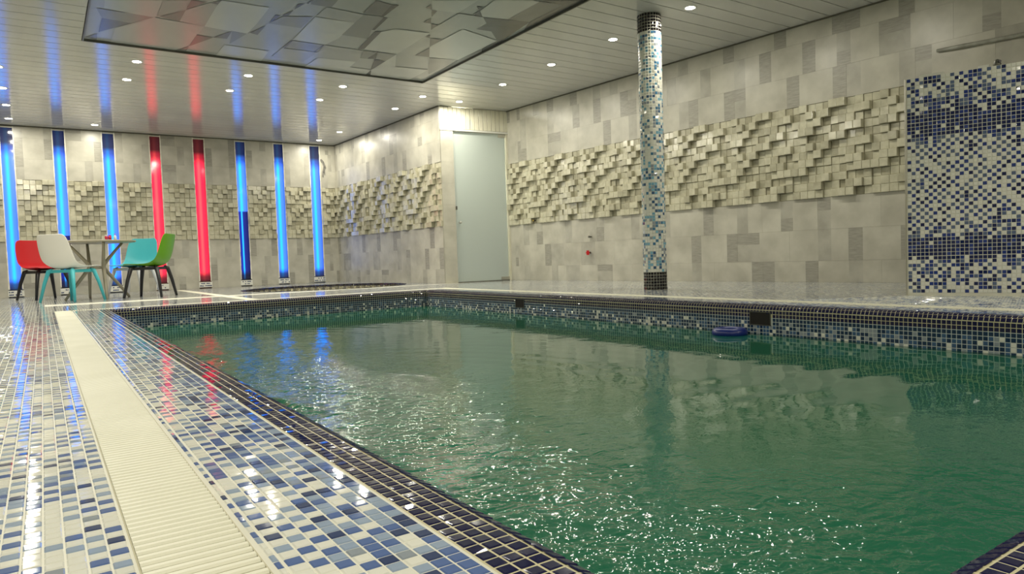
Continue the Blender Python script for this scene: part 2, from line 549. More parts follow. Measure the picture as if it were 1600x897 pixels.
for i in np.where(nearc)[0]:
    key = (int(cop_m[i]), random.randrange(3))
    if key not in cmesh:
        W, Q, k = tile_mesh_arrays(np.zeros((1, 3)), np.array([[1., 0, 0]]), np.array([[0, 1., 0]]), np.array([[0, 0, 1.]]), 0.0214, 0.0214, 0.0015, True, 0.00022)
        cmesh[key] = np_mesh('coping_tile', W, Q, [CM[key[0]]])
    o = new_obj('coping_tile', cmesh[key], coping)
    U_, N_ = Vector(cop_u[i]), Vector(cop_n[i]); V_ = N_.cross(U_)
    o.matrix_world = Matrix(((U_.x, V_.x, N_.x, cop_c[i][0]), (U_.y, V_.y, N_.y, cop_c[i][1]), (U_.z, V_.z, N_.z, cop_c[i][2]), (0, 0, 0, 1)))
q = isc & ~nearc
def sub(mask, name, parent, tilt=0.0002):
    n_ = cop_n[mask]; u_ = cop_u[mask]; v_ = np.cross(n_, u_)
    tiles_obj(name, parent, cop_c[mask], u_, v_, n_, 0.0214, 0.0214, 0.0015, CM, cop_m[mask], True, tilt)
sub(q, 'coping_tiles', coping)
sub(~isc, 'wall_tiles', basin)

# skimmer mouths
for a0, a1 in SK:
    t = empty('skimmer', (PX1, (a0 + a1) / 2, -0.135))
    b = MB(); w = a1 - a0
    b.box((0.004, 0, 0.003), (0.012, w, 0.006)); b.box((0.004, 0, 0.09), (0.012, w, 0.006))
    b.box((0.004, -w / 2 + .003, 0.046), (0.012, 0.006, 0.086)); b.box((0.004, w / 2 - .003, 0.046), (0.012, 0.006, 0.086))
    b.build('frame', M_GUN, t)
    MB().box((0.0009, 0, 0.046), (0.002, w - .01, 0.082)).build('mouth', M_DARKHOLE, t)
    set_props(t, label='small dark skimmer opening in the right pool wall, the far one of two' if a0 > 4 else 'larger looking dark skimmer opening in the right pool wall, beside the blue float', cat='skimmer', group='skimmer openings in the pool wall')

# ------------------------------------------------------------------ drain grates
def slat_mesh(length, width=0.0148):
    # bar lying along local x with a rounded top
    hw = width / 2
    prof = [(-hw, -0.010), (-hw, -0.002), (-hw * .55, 0.0008), (hw * .55, 0.0008), (hw, -0.002), (hw, -0.010)]
    V = []; Q = []
    for x in (-length / 2, length / 2):
        V += [(x, a, b) for a, b in prof]
    for k in range(5): Q.append((k, k + 6, k + 7, k + 1))
    Q.append((0, 1, 2, 5)); Q.append((2, 3, 4, 5)); Q.append((6, 11, 8, 7)); Q.append((8, 11, 10, 9))
    return V, Q
def grate(x0, x1, y0, y1, along, label, singles):
    """along 'y': channel runs in y, slats lie across in x"""
    t = empty('drain_grate', ((x0 + x1) / 2, (y0 + y1) / 2, -0.03), label=label, cat='drain grate')
    cx, cy = t.location.x, t.location.y
    L = (y1 - y0) if along == 'y' else (x1 - x0)
    W = (x1 - x0) if along == 'y' else (y1 - y0)
    ang = 0 if along == 'y' else math.pi / 2
    b = MB()
    b.box((0, 0, 0.001), (W, L, 0.002), mi=0)
    b.box((-W / 2 + .001, 0, 0.0145), (0.002, L, 0.029)); b.box((W / 2 - .001, 0, 0.0145), (0.002, L, 0.029))
    o = b.build('channel', M_CHANNEL, t); o.rotation_euler.z = ang
    b = MB(); b.box((0, 0, 0.012), (0.012, L, 0.014)); o = b.build('spine', M_GRATE, t); o.rotation_euler.z = ang
    pitch = 0.0205
    V, Q = slat_mesh(W - 0.005)
    me = np_mesh('slat', V, Q, [M_GRATE])
    n = int(L / pitch); done = 0
    pos = -L / 2 + (np.arange(n) + .5) * pitch
    if singles:
        wy = cy + pos
        pick = (wy > 0.72)
        idx = [i for i in np.where(pick)[0]][:230]
    else: idx = []
    for i in idx:
        o = new_obj('slat', me, t, loc=(0, pos[i], 0.030)) if along == 'y' else new_obj('slat', me, t, loc=(pos[i], 0, 0.030))
    rest = [i for i in range(n) if i not in set(idx)]
    VV = []; QQ = []
    V = np.array(V); Q = np.array(Q)
    for j, i in enumerate(rest):
        VV.append(V + np.array([0, pos[i], 0.030])); QQ.append(Q + 12 * j)
    o = new_obj('slats', np_mesh('slats', np.concatenate(VV), np.concatenate(QQ), [M_GRATE]), t, kind='stuff')
    o.rotation_euler.z = ang
    return t
grate(GL[0], GL[1], GL[2], GL[3], 'y', 'long cream slatted drain grate running along the left pool edge in the foreground', True)
grate(GF[0], GF[1], GF[2], GF[3], 'x', 'cream drain grate crossing behind the far pool edge', False)
grate(GR[0], GR[1], GR[2], GR[3], 'y', 'thin pale drain grate along the right pool edge below the pillar', False)
grate(GB[0], GB[1], GB[2], GB[3], 'y', 'short cream drain grate running from far pool edge to the lit wall', False)

# ------------------------------------------------------------------ water
WZ = -0.192
def water_material():
    k = bpy.data.materials.new('pool_water'); k.use_nodes = True
    nt = k.node_tree; b = nt.nodes['Principled BSDF']
    b.inputs['Base Color'].default_value = (0.013, 0.120, 0.066, 1)
    b.inputs['Roughness'].default_value = 0.02
    b.inputs['IOR'].default_value = 1.33
    g = nt.nodes.new('ShaderNodeNewGeometry')
    def noise(sc, det, stretch, dist=0.0):
        mp = nt.nodes.new('ShaderNodeMapping'); mp.inputs['Scale'].default_value = stretch; mp.inputs['Rotation'].default_value = (0, 0, 0.5)
        nt.links.new(g.outputs['Position'], mp.inputs['Vector'])
        n = nt.nodes.new('ShaderNodeTexNoise'); n.inputs['Scale'].default_value = sc; n.inputs['Detail'].default_value = det
        n.inputs['Distortion'].default_value = dist
        nt.links.new(mp.outputs['Vector'], n.inputs['Vector']); return n.outputs['Fac']
    a = noise(13, 2, (1, 1.2, 1), 0.8); c = noise(42, 2, (1, 1.3, 1), 0.5)
    mix = nt.nodes.new('ShaderNodeMath'); mix.operation = 'MULTIPLY_ADD'
    nt.links.new(c, mix.inputs[0]); mix.inputs[1].default_value = 0.35; nt.links.new(a, mix.inputs[2])
    # how much the surface is stirred: strong along the inlets on the left, calm on the far right
    att = nt.nodes.new('ShaderNodeAttribute'); att.attribute_name = 'stir'
    st = nt.nodes.new('ShaderNodeMath'); st.operation = 'MULTIPLY'; nt.links.new(att.outputs['Fac'], st.inputs[0]); st.inputs[1].default_value = 1.0
    h = nt.nodes.new('ShaderNodeMath'); h.operation = 'MULTIPLY'
    nt.links.new(mix.outputs[0], h.inputs[0]); nt.links.new(st.outputs[0], h.inputs[1])
    bp = nt.nodes.new('ShaderNodeBump'); bp.inputs['Strength'].default_value = 1.0; bp.inputs['Distance'].default_value = 0.014
    nt.links.new(h.outputs[0], bp.inputs['Height']); nt.links.new(bp.outputs['Normal'], b.inputs['Normal'])
    return k
M_WATER = water_material()
def stir_at(x, y):
    g = lambda cx, cy, sx, sy: np.exp(-(((x - cx) / sx) ** 2 + ((y - cy) / sy) ** 2))
    return 0.020 + 0.62 * g(1.05, 3.1, 0.60, 1.35) + 0.35 * g(1.1, 5.2, 0.6, 0.8) + 0.50 * g(1.35, 0.70, 1.1, 0.32) + 0.30 * g(0.95, 1.5, 0.30, .5)
nx, ny = 290, 620
gx = np.linspace(PX0 + 0.002, PX1 - 0.002, nx); gy = np.linspace(PY0 + .002, PY1 - .002, ny)
GX, GY = np.meshgrid(gx, gy, indexing='ij')
st = stir_at(GX, GY)
Z = np.zeros_like(GX)
for k in range(26):
    a = rng.uniform(0, 2 * math.pi); lam = rng.uniform(0.10, 0.5); ph = rng.uniform(0, 6.28)
    amp = 0.00016 * lam / 0.25
    Z += amp * (0.2 + 3.0 * st) * np.sin((GX * math.cos(a) + GY * math.sin(a)) * 2 * math.pi / lam + ph)
for k in range(34):
    a = rng.uniform(0, 2 * math.pi); lam = rng.uniform(0.035, 0.10); ph = rng.uniform(0, 6.28)
    Z += 0.00020 * (lam / 0.06) * np.clip(st - 0.03, 0, 1) * np.sin((GX * math.cos(a) + GY * math.sin(a)) * 2 * math.pi / lam + ph + 1.5 * np.sin(GX * 3.1 + k) * np.cos(GY * 2.3 - k))
# rings that run out from the inlets
for cx, cy, lam, amp in ((0.8, 2.7, 0.16, 0.0010), (0.8, 4.9, 0.18, 0.0010)):
    r = np.hypot(GX - cx, GY - cy)
    Z += amp * np.exp(-r / 0.9) * np.sin(r * 2 * math.pi / lam)
# long low swells on the near right
Z += 0.0007 * np.sin(GY * 2 * math.pi / 0.23 + 0.9 * GX + 0.6 * np.sin(GX * 1.7)) * np.exp(-((GY - 1.6) / 0.5) ** 2) * np.clip(GX - 1.0, 0, 1)
# smooth humps where the inlets push water up
for cx, cy, l, w_, hgt in ((0.80, 2.85, 0.20, 0.045, 0.020), (0.80, 4.85, 0.30, 0.05, 0.014)):
    Z += hgt * np.exp(-((GX - cx + 0.25 * (GY - cy)) / w_) ** 2 - ((GY - cy) / l) ** 2)
V = np.stack([GX, GY, WZ + Z], 2).reshape(-1, 3)
ii, jj = np.meshgrid(np.arange(nx - 1), np.arange(ny - 1), indexing='ij'); ii = ii.ravel(); jj = jj.ravel()
Q = np.stack([ii * ny + jj, (ii + 1) * ny + jj, (ii + 1) * ny + jj + 1, ii * ny + jj + 1], 1)
me = np_mesh('pool_water', V, Q, [M_WATER], smooth=True)
at = me.attributes.new('stir', 'FLOAT', 'POINT'); at.data.foreach_set('value', st.astype(np.float32).ravel())
set_props(new_obj('pool_water', me, kind='stuff'), label='green rippling water filling the large rectangular pool', cat='water')

# ------------------------------------------------------------------ round plunge pool behind
jac = empty('plunge_pool', (JC[0], JC[1], -0.55), label='small round plunge pool with dark mosaic rim behind the main pool', cat='plunge pool')
b = MB(); b.lathe([(0.0, 0.0), (JR - .002, 0.0), (JR - .002, 0.515), (JR + .015, 0.5485), (JR + .019, 0.546)], n=64); b.build('basin', M_GROUT_Y, jac)
def ring_tiles(name, rad_off, z, a, r_in, mats, mi_fn, parent):
    cs, us, ns, ms = [], [], [], []
    for off, zz, an in zip(rad_off, z, a):
        R_ = r_in + off; n = int(2 * math.pi * R_ / T)
        th = np.arange(n) * 2 * math.pi / n
        cs.append(np.stack([R_ * np.cos(th), R_ * np.sin(th), np.full(n, zz)], 1))
        us.append(np.stack([-np.sin(th), np.cos(th), 0 * th], 1))
        ns.append(np.stack([-np.cos(th) * math.sin(an), -np.sin(th) * math.sin(an), np.full(n, math.cos(an))], 1))
        ms.append(mi_fn(n))
    cs, us, ns, ms = map(np.concatenate, (cs, us, ns, ms))
    return tiles_obj(name, parent, cs, us, np.cross(ns, us), ns, 0.0215, 0.0215, 0.0015, mats, ms)
ring_tiles('rim_tiles', [0.012, 0.0, 0, 0, 0, 0], [0.5505, 0.535, 0.51, 0.485, 0.46, 0.435], [0.3, 1.2, 1.57, 1.57, 1.57, 1.57], JR - .004, [M_NAVY, M_BLACK], lambda n: rng.integers(0, 2, n), jac)
b = MB(); b.lathe([(0.0, 0.40), (JR - .004, 0.40)], n=64)
set_props(b.build('plunge_pool_water', mat('dark_water', (0.015, 0.05, 0.06), 0.03, ior=1.33), loc=(JC[0], JC[1], -0.55), kind='stuff'), label='still dark water in the small round plunge pool', cat='water')

# ------------------------------------------------------------------ walls
def wall_frame(name, a, b_, thick=0.1, z1=CEIL + 0.08, back=0.012, m_=None):
    a = np.array(a, float); b_ = np.array(b_, float); d = b_ - a; L = float(np.linalg.norm(d)); d /= L
    bm = MB(); bm.box((L / 2, back + thick / 2, z1 / 2 - 0.05), (L, thick, z1 + .1))
    o = bm.build(name, m_ or M_JOINT2, kind='structure')
    o.location = (a[0], a[1], 0); o.rotation_euler = (0, 0, math.atan2(d[1], d[0]))
    return o, L
tile_cache = {}
TONES = [M_CON, M_CON2, M_CON3]
def tile_mesh(w, h, variant, base=None):
    key = (round(w, 3), round(h, 3), variant)
    if key in tile_cache: return tile_cache[key]
    r = random.Random(variant * 17 + 3)
    # patchwork print: columns of the tile, some split in height
    cuts = [0.0, 1.0]
    if w > 0.3: cuts = [[0, .22, 1], [0, .78, 1], [0, .22, .44, 1], [0, .5, .72, 1], [0, .22, .78, 1], [0, .35, .57, 1]][variant % 6]
    V, Q, mi = [], [], []
    g = 0.0005
    x0, x1 = -w / 2 + g, w / 2 - g; z0, z1 = -h / 2 + g, h / 2 - g
    e = 0.0015
    for ci, (c0, c1) in enumerate(zip(cuts, cuts[1:])):
        xa, xb = x0 + (x1 - x0) * c0, x0 + (x1 - x0) * c1
        narrow = (c1 - c0) < 0.25
        rows = [0, 1]
        if narrow and variant % 3 != 1: rows = [0, .42, 1] if variant % 2 else [0, .6, 1]
        for r0, r1 in zip(rows, rows[1:]):
            za, zb = z0 + (z1 - z0) * r0, z0 + (z1 - z0) * r1
            k = len(V)
            V += [(xa, -0.010, za), (xb, -0.010, za), (xb, -0.010, zb), (xa, -0.010, zb)]
            Q.append((k, k + 1, k + 2, k + 3))
            if narrow: mi.append((2 if variant % 5 < 3 else 1) if (r0 == 0) != (variant % 4 == 2) or len(rows) == 2 else 1)
            else: mi.append(0 if (ci + variant) % 3 else (0 if variant % 2 else 1))
    k = len(V)
    V += [(x0, -0.010, z0), (x1, -0.010, z0), (x1, -0.010, z1), (x0, -0.010, z1), (x0, 0.004, z0), (x1, 0.004, z0), (x1, 0.004, z1), (x0, 0.004, z1)]
    for p in range(4):
        p2 = (p + 1) % 4
        Q.append((k + p, k + 4 + p, k + 4 + p2, k + p2)); mi.append(1)
    me = np_mesh('wall_tile', V, Q, TONES, mi)
    tile_cache[key] = me
    return me
def tile_rows(wall, u0, u1, w, y=0.0, shift=None, low=True, high=True, seed=0):
    r = random.Random(seed)
    rows = []
    if low: rows += [(0.0, 0.225), (0.225, 0.555), (0.555, 0.885)]
    if high: rows += [(1.875, 2.205), (2.205, 2.535), (2.535, CEIL + .01)]
    for ri, (z0, z1) in enumerate(rows):
        off = -(w * (0.5 if ri % 2 else 0.0)) if shift else 0.0
        u = u0 + off
        while u < u1 - 0.004:
            a, c = max(u, u0), min(u + w, u1)
            if c - a > 0.02:
                var = r.randrange(12)
                new_obj('wall_tile', tile_mesh(c - a, z1 - z0, var), wall, loc=((a + c) / 2, y, (z0 + z1) / 2))
            u += w
# proud and recessed square stones of the band, stepping up to the right
PAT = [[0, 1, 3, 1, 2], [2, 0, 1, 3, 1], [1, 2, 0, 1, 3], [3, 1, 2, 0, 2]]
PAT2 = [[2, 0, 1, 1, 3], [1, 3, 0, 2, 0], [3, 1, 2, 0, 1], [0, 2, 3, 1, 2]]
BS = 0.0825
block_cache = {}
def block_arrays(w, h, depth, tu, tv):
    e = 0.004
    x, z = w / 2 - 0.0008, h / 2 - 0.0008
    f = [(-1, -1), (1, -1), (1, 1), (-1, 1)]
    V = [(a * (x - e), -depth - e + tu * a + tv * b_, b_ * (z - e)) for a, b_ in f] + [(a * x, -depth + tu * a + tv * b_, b_ * z) for a, b_ in f] + [(a * x, 0.012, b_ * z) for a, b_ in f]
    Q = [(0, 1, 2, 3)]
    for k in range(4):
        k2 = (k + 1) % 4
        Q.append((k + 4, k2 + 4, k2, k)); Q.append((k + 8, k2 + 8, k2 + 4, k + 4))
    return np.array(V), np.array(Q)
def block_band(wall, u0, u1, rank=None, seed=1, y=0.0):
    r = random.Random(seed)
    n = int(round((u1 - u0) / BS)); w = (u1 - u0) / n
    items = []
    for i in range(n):
        for j in range(12):
            z = 0.885 + (j + .5) * BS
            jj = 11 - j
            tr = random.Random((i % 10) * 31 + (jj % 4) * 7 + (1 if jj >= 8 else 0) * 101)
            v = ((i + 1.25 * jj + tr.choice((0, 0, 0, 1.0, -1.0, 1.9, -1.8))) % 5) / 5.0
            lv = int(v * 4)
            if tr.random() < 0.12: lv = tr.randrange(4)
            items.append((u0 + (i + .5) * w, z, lv))
    singles = set()
    if rank:
        key = sorted(range(len(items)), key=lambda q: rank(items[q]))
        singles = set(key[:300])
    VV, QQ, MI = [], [], []
    for q, (u, z, lv) in enumerate(items):
        depth = [0.000, 0.012, 0.034, 0.066][lv]
        var = r.randrange(4)
        tu, tv = (random.Random(var).uniform(-.0004, .0004), random.Random(var + 9).uniform(-.0004, .0004))
        mi = 2 if lv == 0 and r.random() < .3 else (1 if r.random() < .2 else 0)  # some of the deepest-set stones get the painted-in shade tone
        if q in singles:
            key = (lv, var, mi, round(w, 4))
            if key not in block_cache:
                V, Q = block_arrays(w, BS, depth, tu, tv)
                block_cache[key] = np_mesh('stone_block', V, Q, [[M_BLK1, M_BLK2, M_BLK3][mi]])
            new_obj('stone_block', block_cache[key], wall, loc=(u, y, z))
        else:
            V, Q = block_arrays(w, BS, depth, tu, tv)
            QQ.append(Q + 12 * len(VV)); VV.append(V + np.array([u, y, z])); MI += [mi] * len(Q)
    if VV:
        new_obj('stone_blocks', np_mesh('stone_blocks', np.concatenate(VV), np.concatenate(QQ), [M_BLK1, M_BLK2, M_BLK3], MI), wall, kind='stuff')

wall_right, LR = wall_frame('wall_right', P_D, P_R)
tile_rows(wall_right, 0, LR, 0.64, shift=True, seed=3)
block_band(wall_right, 0, LR, rank=lambda it: abs(it[0] - 6.0) if it[0] > 6.0 else (6.0 - it[0]) * 1.0, seed=5)
wall_side, LS = wall_frame('wall_side', P_W, P_M)
tile_rows(wall_side, 0, LS, 0.64, shift=True, seed=8)
block_band(wall_side, 0, LS, seed=6)

# back wall with lit slots
STR = [(-0.355, 0.19, 'b', None), (0.335, 0.185, 'b', 0.98), (1.035, 0.195, 'b', None), (1.742, 0.185, 'r', None), (2.448, 0.205, 'r', None), (3.163, 0.195, 'b', 1.40), (3.862, 0.20, 'b', None), (4.562, 0.215, 'b', None)]
BX0 = LX
wall_back, LB = wall_frame('wall_back', (BX0, 13.537), (P_W[0] + .0, 13.537), back=0.12)
edges_ = [BX0 + 0.0]
xs = sorted(STR, key=lambda s_: s_[0])
piers = []
prev = BX0
for (cx, w, c, sp) in xs:
    piers.append((prev, cx - w / 2)); prev = cx + w / 2
piers.append((prev, P_W[0]))
for k, (a, c) in enumerate(piers):
    MB().box(((a + c) / 2 - BX0, 0.071, CEIL / 2), (c - a, 0.118, CEIL)).build('pier', M_JOINT2, wall_back)
    tile_rows(wall_back, a - BX0, c - BX0, 0.52 if c - a < 1 else 0.5, seed=20 + k)
    block_band(wall_back, a - BX0 + .002, c - BX0 - .002, seed=30 + k)
# sills closing each slot top
# broken patch on the last pier
b = MB()
pts = [(4.668, 2.43), (4.70, 2.45), (4.745, 2.40), (4.775, 2.32), (4.79, 2.27), (4.765, 2.23), (4.76, 2.12), (4.745, 2.14), (4.74, 2.2), (4.728, 2.08), (4.705, 2.09), (4.712, 2.2), (4.735, 2.29), (4.715, 2.36), (4.69, 2.38)]
vf = [b.bm.verts.new((x - BX0, -0.013, z)) for x, z in pts]; f = b.bm.faces.new(vf)
ex = bmesh.ops.extrude_face_region(b.bm, geom=[f])
for v in [q for q in ex['geom'] if isinstance(q, bmesh.types.BMVert)]: v.co.y += 0.006
b.build('broken_patch', M_STAIN, wall_back, label='dark chipped patch')

# door wall : pier, header, frame
wall_door, LD = wall_frame('wall_door', P_M, (P_M[0] + 0.215 * 0.9967, P_M[1] - 0.215 * 0.0811))
for z0, z1 in ((0, .225), (.225, .555), (.555, .885), (.885, 1.215), (1.215, 1.545), (1.545, 1.875), (1.875, 2.205), (2.205, 2.36)):
    new_obj('wall_tile', tile_mesh(0.213, z1 - z0, 1), wall_door, loc=(0.1075, 0, (z0 + z1) / 2))
header = MB()
dvec = np.array([P_D[0] - P_M[0], P_D[1] - P_M[1]]); DL = float(np.linalg.norm(dvec)); dvec /= DL
hd = empty('door_header', (P_M[0], P_M[1], 0), math.atan2(dvec[1], dvec[0])); hd['kind'] = 'structure'; hd.name = 'wall_header'
MB().box((DL / 2, 0.06, (2.36 + CEIL) / 2), (DL, 0.10, CEIL - 2.36)).build('backing', M_JOINT2, hd)
n = 16; w = DL / n
pm = MB().box((0, 0, 0), (w - .006, 0.014, CEIL - 2.395), 0.003, seg=1).mesh('cladding_plank', M_CLAD)
for k in range(n): new_obj('cladding_plank', pm, hd, loc=((k + .5) * w, 0.003, (2.385 + CEIL) / 2))
MB().box((DL / 2, -0.004, 2.372), (DL, 0.03, 0.026), 0.003).build('trim', M_TRIMW, hd)
# door
door = empty('glass_door', (P_M[0] + dvec[0] * 0.22, P_M[1] + dvec[1] * 0.22, 0), math.atan2(dvec[1], dvec[0])); door.name = 'door_1'; door['kind'] = 'structure'
DW = DL - 0.22 - 0.05
glass = mat('frosted_glass', (0.62, 0.68, 0.64), 0.42)
glass.node_tree.nodes['Principled BSDF'].inputs['Transmission Weight'].default_value = 0.45
MB().box((DW / 2, 0.03, 1.18), (DW - .006, 0.010, 2.345), 0.002).build('glass_pane', glass, door)
MB().box((DW - .06, 0.03, 2.325), (0.13, 0.03, 0.05), 0.003).build('hinge', M_METAL, door)
MB().box((DW - .07, 0.03, 0.035), (0.15, 0.03, 0.055), 0.003).build('hinge', M_METAL, door)
MB().box((DW / 2, 0.03, 0.006), (DW, 0.05, 0.012), 0.002).build('light_stop', M_GUN, door)  # added strip that blocks light leaking under the glass
MB().box((0.012, 0.03, 1.17), (0.05, 0.035, 0.055), 0.004).build('lock', M_GUN, door)
b = MB(); b.tube([(0.06, -0.03, 0.94), (0.06, 0.03, 0.94)], 0.008); b.lathe([(0, 0), (0.018, 0.003), (0.022, 0.014), (0.015, 0.026), (0, 0.028)], n=16)
bmesh.ops.transform(b.bm, matrix=Matrix.Identity(4), verts=[])
h_ = b.build('door_knob', M_METAL, door)
me = h_.data
for v in me.vertices:
    if v.co.x < 0.045 and v.co.z < 0.5:
        x, y, z = v.co; v.co = (0.06 + x, -0.02 - z, 0.94 + y)
MB().box((DW + .028, 0.04, 1.18), (0.045, 0.07, 2.36), 0.003).build('door_frame', M_CLAD, door)
# plain closed space behind the glass
ld2 = bpy.data.lights.new('passage_lamp', 'AREA'); ld2.shape = 'DISK'; ld2.size = 0.12; ld2.energy = 110; ld2.color = (1.0, 0.97, 0.85)
t = empty('downlight', (5.58, 9.53, 2.76), label='lamp behind the frosted glass door', cat='downlight')
MB().lathe([(0.0, 0.02), (0.07, 0.02), (0.07, 0.0), (0.06, -0.002)], n=20).build('rim', M_TRIMW, t)
new_obj('lamp_light', ld2, t, loc=(0, 0, -0.01))
bk, _ = wall_frame('wall_behind_door', (P_M[0] + .3, P_M[1] + 1.0), (P_D[0] + .4, P_D[1] + 1.0), m_=mat('plain_wall', (.30, .32, .30), .7))
MB().box((5.95, 9.9, 2.80), (1.9, 1.3, 0.04)).build('ceiling_behind_door', mat('plain_ceiling', (.7, .7, .65), .7), kind='structure')
for n_, x in (('a', 5.22), ('b', 6.75)): MB().box((x, 9.98, 1.37), (0.06, 1.1, 2.8)).build('wall_passage', bpy.data.materials['plain_wall'], kind='structure')
MB().box((5.95, 9.98, -0.03), (1.6, 1.2, 0.05)).build('floor_passage', bpy.data.materials['plain_wall'], kind='structure')

wall_left, LL = wall_frame('wall_left', (LX, NY), (LX, 13.537))
tile_rows(wall_left, 0, LL, 0.64, seed=11); block_band(wall_left, 0, LL, seed=12)
wall_near, LN = wall_frame('wall_near', P_R, (LX, NY))
tile_rows(wall_near, 0, LN, 0.64, seed=13); block_band(wall_near, 0, LN, seed=14)

# ------------------------------------------------------------------ lit slots
def strip_material(name, edge, core, power, split=None, deep=None):
    k = bpy.data.materials.new(name); k.use_nodes = True; nt = k.node_tree; nt.nodes.clear()
    tc = nt.nodes.new('ShaderNodeTexCoord'); sp = nt.nodes.new('ShaderNodeSeparateXYZ'); nt.links.new(tc.outputs['Object'], sp.inputs[0])
    def ramp(src, pts):
        r = nt.nodes.new('ShaderNodeValToRGB'); r.color_ramp.interpolation = 'EASE'
        while len(r.color_ramp.elements) < len(pts): r.color_ramp.elements.new(0.5)
        for e, (p, c) in zip(r.color_ramp.elements, pts): e.position = p; e.color = (c if hasattr(c, '__len__') else (c, c, c)) + (1,) if hasattr(c, '__len__') else (c, c, c, 1)
        nt.links.new(src, r.inputs[0]); return r.outputs[0]
    def m_(op, a, b_):
        n = nt.nodes.new('ShaderNodeMath'); n.operation = op
        for i, q in enumerate((a, b_)):
            if isinstance(q, (int, float)): n.inputs[i].default_value = q
            else: nt.links.new(q, n.inputs[i])
        return n.outputs[0]
    u = m_('ADD', m_('MULTIPLY', sp.outputs['X'], 5.0), 0.5)      # 0..1 over 0.2 m
    v = m_('DIVIDE', sp.outputs['Z'], 2.6)
    col = ramp(u, [(0.0, edge), (0.22, edge), (0.45, core), (0.66, edge), (1.0, tuple(q * .6 for q in edge))])
    st = ramp(v, [(0.0, 0.05), (0.025, 0.12), (0.075, 0.9), (0.80, 1.0), (0.865, 0.32), (0.90, 0.045), (1.0, 0.03)])
    if split:
        w = ramp(v, [(split / 2.6 - 0.002, 0.0), (split / 2.6 + 0.002, 1.0)])
        mx = nt.nodes.new('ShaderNodeMix'); mx.data_type = 'RGBA'
        nt.links.new(w, mx.inputs[0])
        deepc = ramp(u, [(0.0, deep), (0.30, tuple(q * 1.6 for q in deep)), (0.40, core), (0.52, deep), (1.0, tuple(q * .4 for q in deep))])
        nt.links.new(deepc, mx.inputs[6]); nt.links.new(col, mx.inputs[7]); col = mx.outputs[2]
    em = nt.nodes.new('ShaderNodeEmission'); nt.links.new(col, em.inputs[0]); nt.links.new(m_('MULTIPLY', st, power), em.inputs[1])
    gl = nt.nodes.new('ShaderNodeBsdfGlossy'); gl.inputs['Roughness'].default_value = 0.08; gl.inputs[0].default_value = (.8, .8, .8, 1)
    fr = nt.nodes.new('ShaderNodeFresnel'); fr.inputs[0].default_value = 1.45
    gl2 = nt.nodes.new('ShaderNodeMixShader'); blk = nt.nodes.new('ShaderNodeBsdfDiffuse'); blk.inputs[0].default_value = (.03, .03, .04, 1)
    nt.links.new(fr.outputs[0], gl2.inputs[0]); nt.links.new(blk.outputs[0], gl2.inputs[1]); nt.links.new(gl.outputs[0], gl2.inputs[2])
    ad = nt.nodes.new('ShaderNodeAddShader'); nt.links.new(em.outputs[0], ad.inputs[0]); nt.links.new(gl2.outputs[0], ad.inputs[1])
    o = nt.nodes.new('ShaderNodeOutputMaterial'); nt.links.new(ad.outputs[0], o.inputs[0])
    return k
BE, BC = (0.09, 0.33, 1.9), (0.02, 0.85, 2.8)
RE, RC = (1.4, 0.02, 0.09), (2.2, 0.13, 0.15)
SMB = strip_material('blue_glow', BE, BC, STRIP_POWER)
SMR = strip_material('red_glow', RE, RC, STRIP_POWER)
SMS1 = strip_material('blue_glow_low_water', BE, BC, STRIP_POWER, 0.98 - .13, (0.0, 0.010, 0.25))
SMS2 = strip_material('blue_glow_half_water', BE, BC, STRIP_POWER, 1.40 - .13, (0.0, 0.012, 0.30))
names = ['leftmost blue light column, cut by the picture edge, with bright ladder of reflections', 'second blue light column, dark blue at its foot behind the white chair', 'third blue light column from the left, seen behind the round table',
         'left of the two red light columns, behind the green chair', 'right of the two red light columns', 'blue light column next to the red ones, lower half deep blue', 'second blue light column from the right corner', 'rightmost blue light column, nearest the wall corner']
DOTS = [M_TRIMW, M_SLATE]
for i, (cx, w, c, sp) in enumerate(STR):
    t = empty('light_column', (cx, 13.56, 0.02), label=names[i], cat='light column', group='lit slots in the back wall')
    m_ = SMR if c == 'r' else (SMS1 if i == 1 else SMS2 if i == 5 else SMB)
    o = MB().box((0, 0.01, 1.28), (w - .016, 0.012, 2.56)).build('front_panel', m_, t, loc=(0, 0, 0.11))
    for s_ in (-1, 1):
        b = MB(); n = 30
        for k in range(n):
            zz = 0.11 + (k + .5) * 2.58 / n
            b.box((s_ * (w / 2 - .006), -0.030 + random.uniform(-.002, .002), zz), (0.012 + random.uniform(0, .008), 0.012, 2.6 / n + .002))
        b.build('edge_trim', M_SIL, t)
    MB().box((0, 0.0, 2.68), (w - .02, 0.03, 0.02)).build('top_trim', M_SIL, t)
    MB().box((0, -0.018, 0.045), (w + .02, 0.045, 0.095), 0.003).build('plinth', M_TRIMW, t)
    nu = 9; P = [(-w / 2 + (k + .5) * w / nu, -0.0415, 0.013 + (j + .5) * 0.0215) for k in range(nu) for j in range(3)]
    ms = [1 if (q % 2 == (q // 3) % 2) and random.random() < .55 else 0 for q in range(len(P))]
    tiles_obj('plinth_tiles', t, np.array(P), (1, 0, 0), (0, 0, 1), (0, -1, 0), w / nu - .002, 0.0195, 0.001, DOTS, np.array(ms))
MB().box(((LX + P_W[0]) / 2, 13.645, CEIL / 2), (P_W[0] - LX, 0.01, CEIL)).build('wall_recess', M_JOINT2, kind='structure')

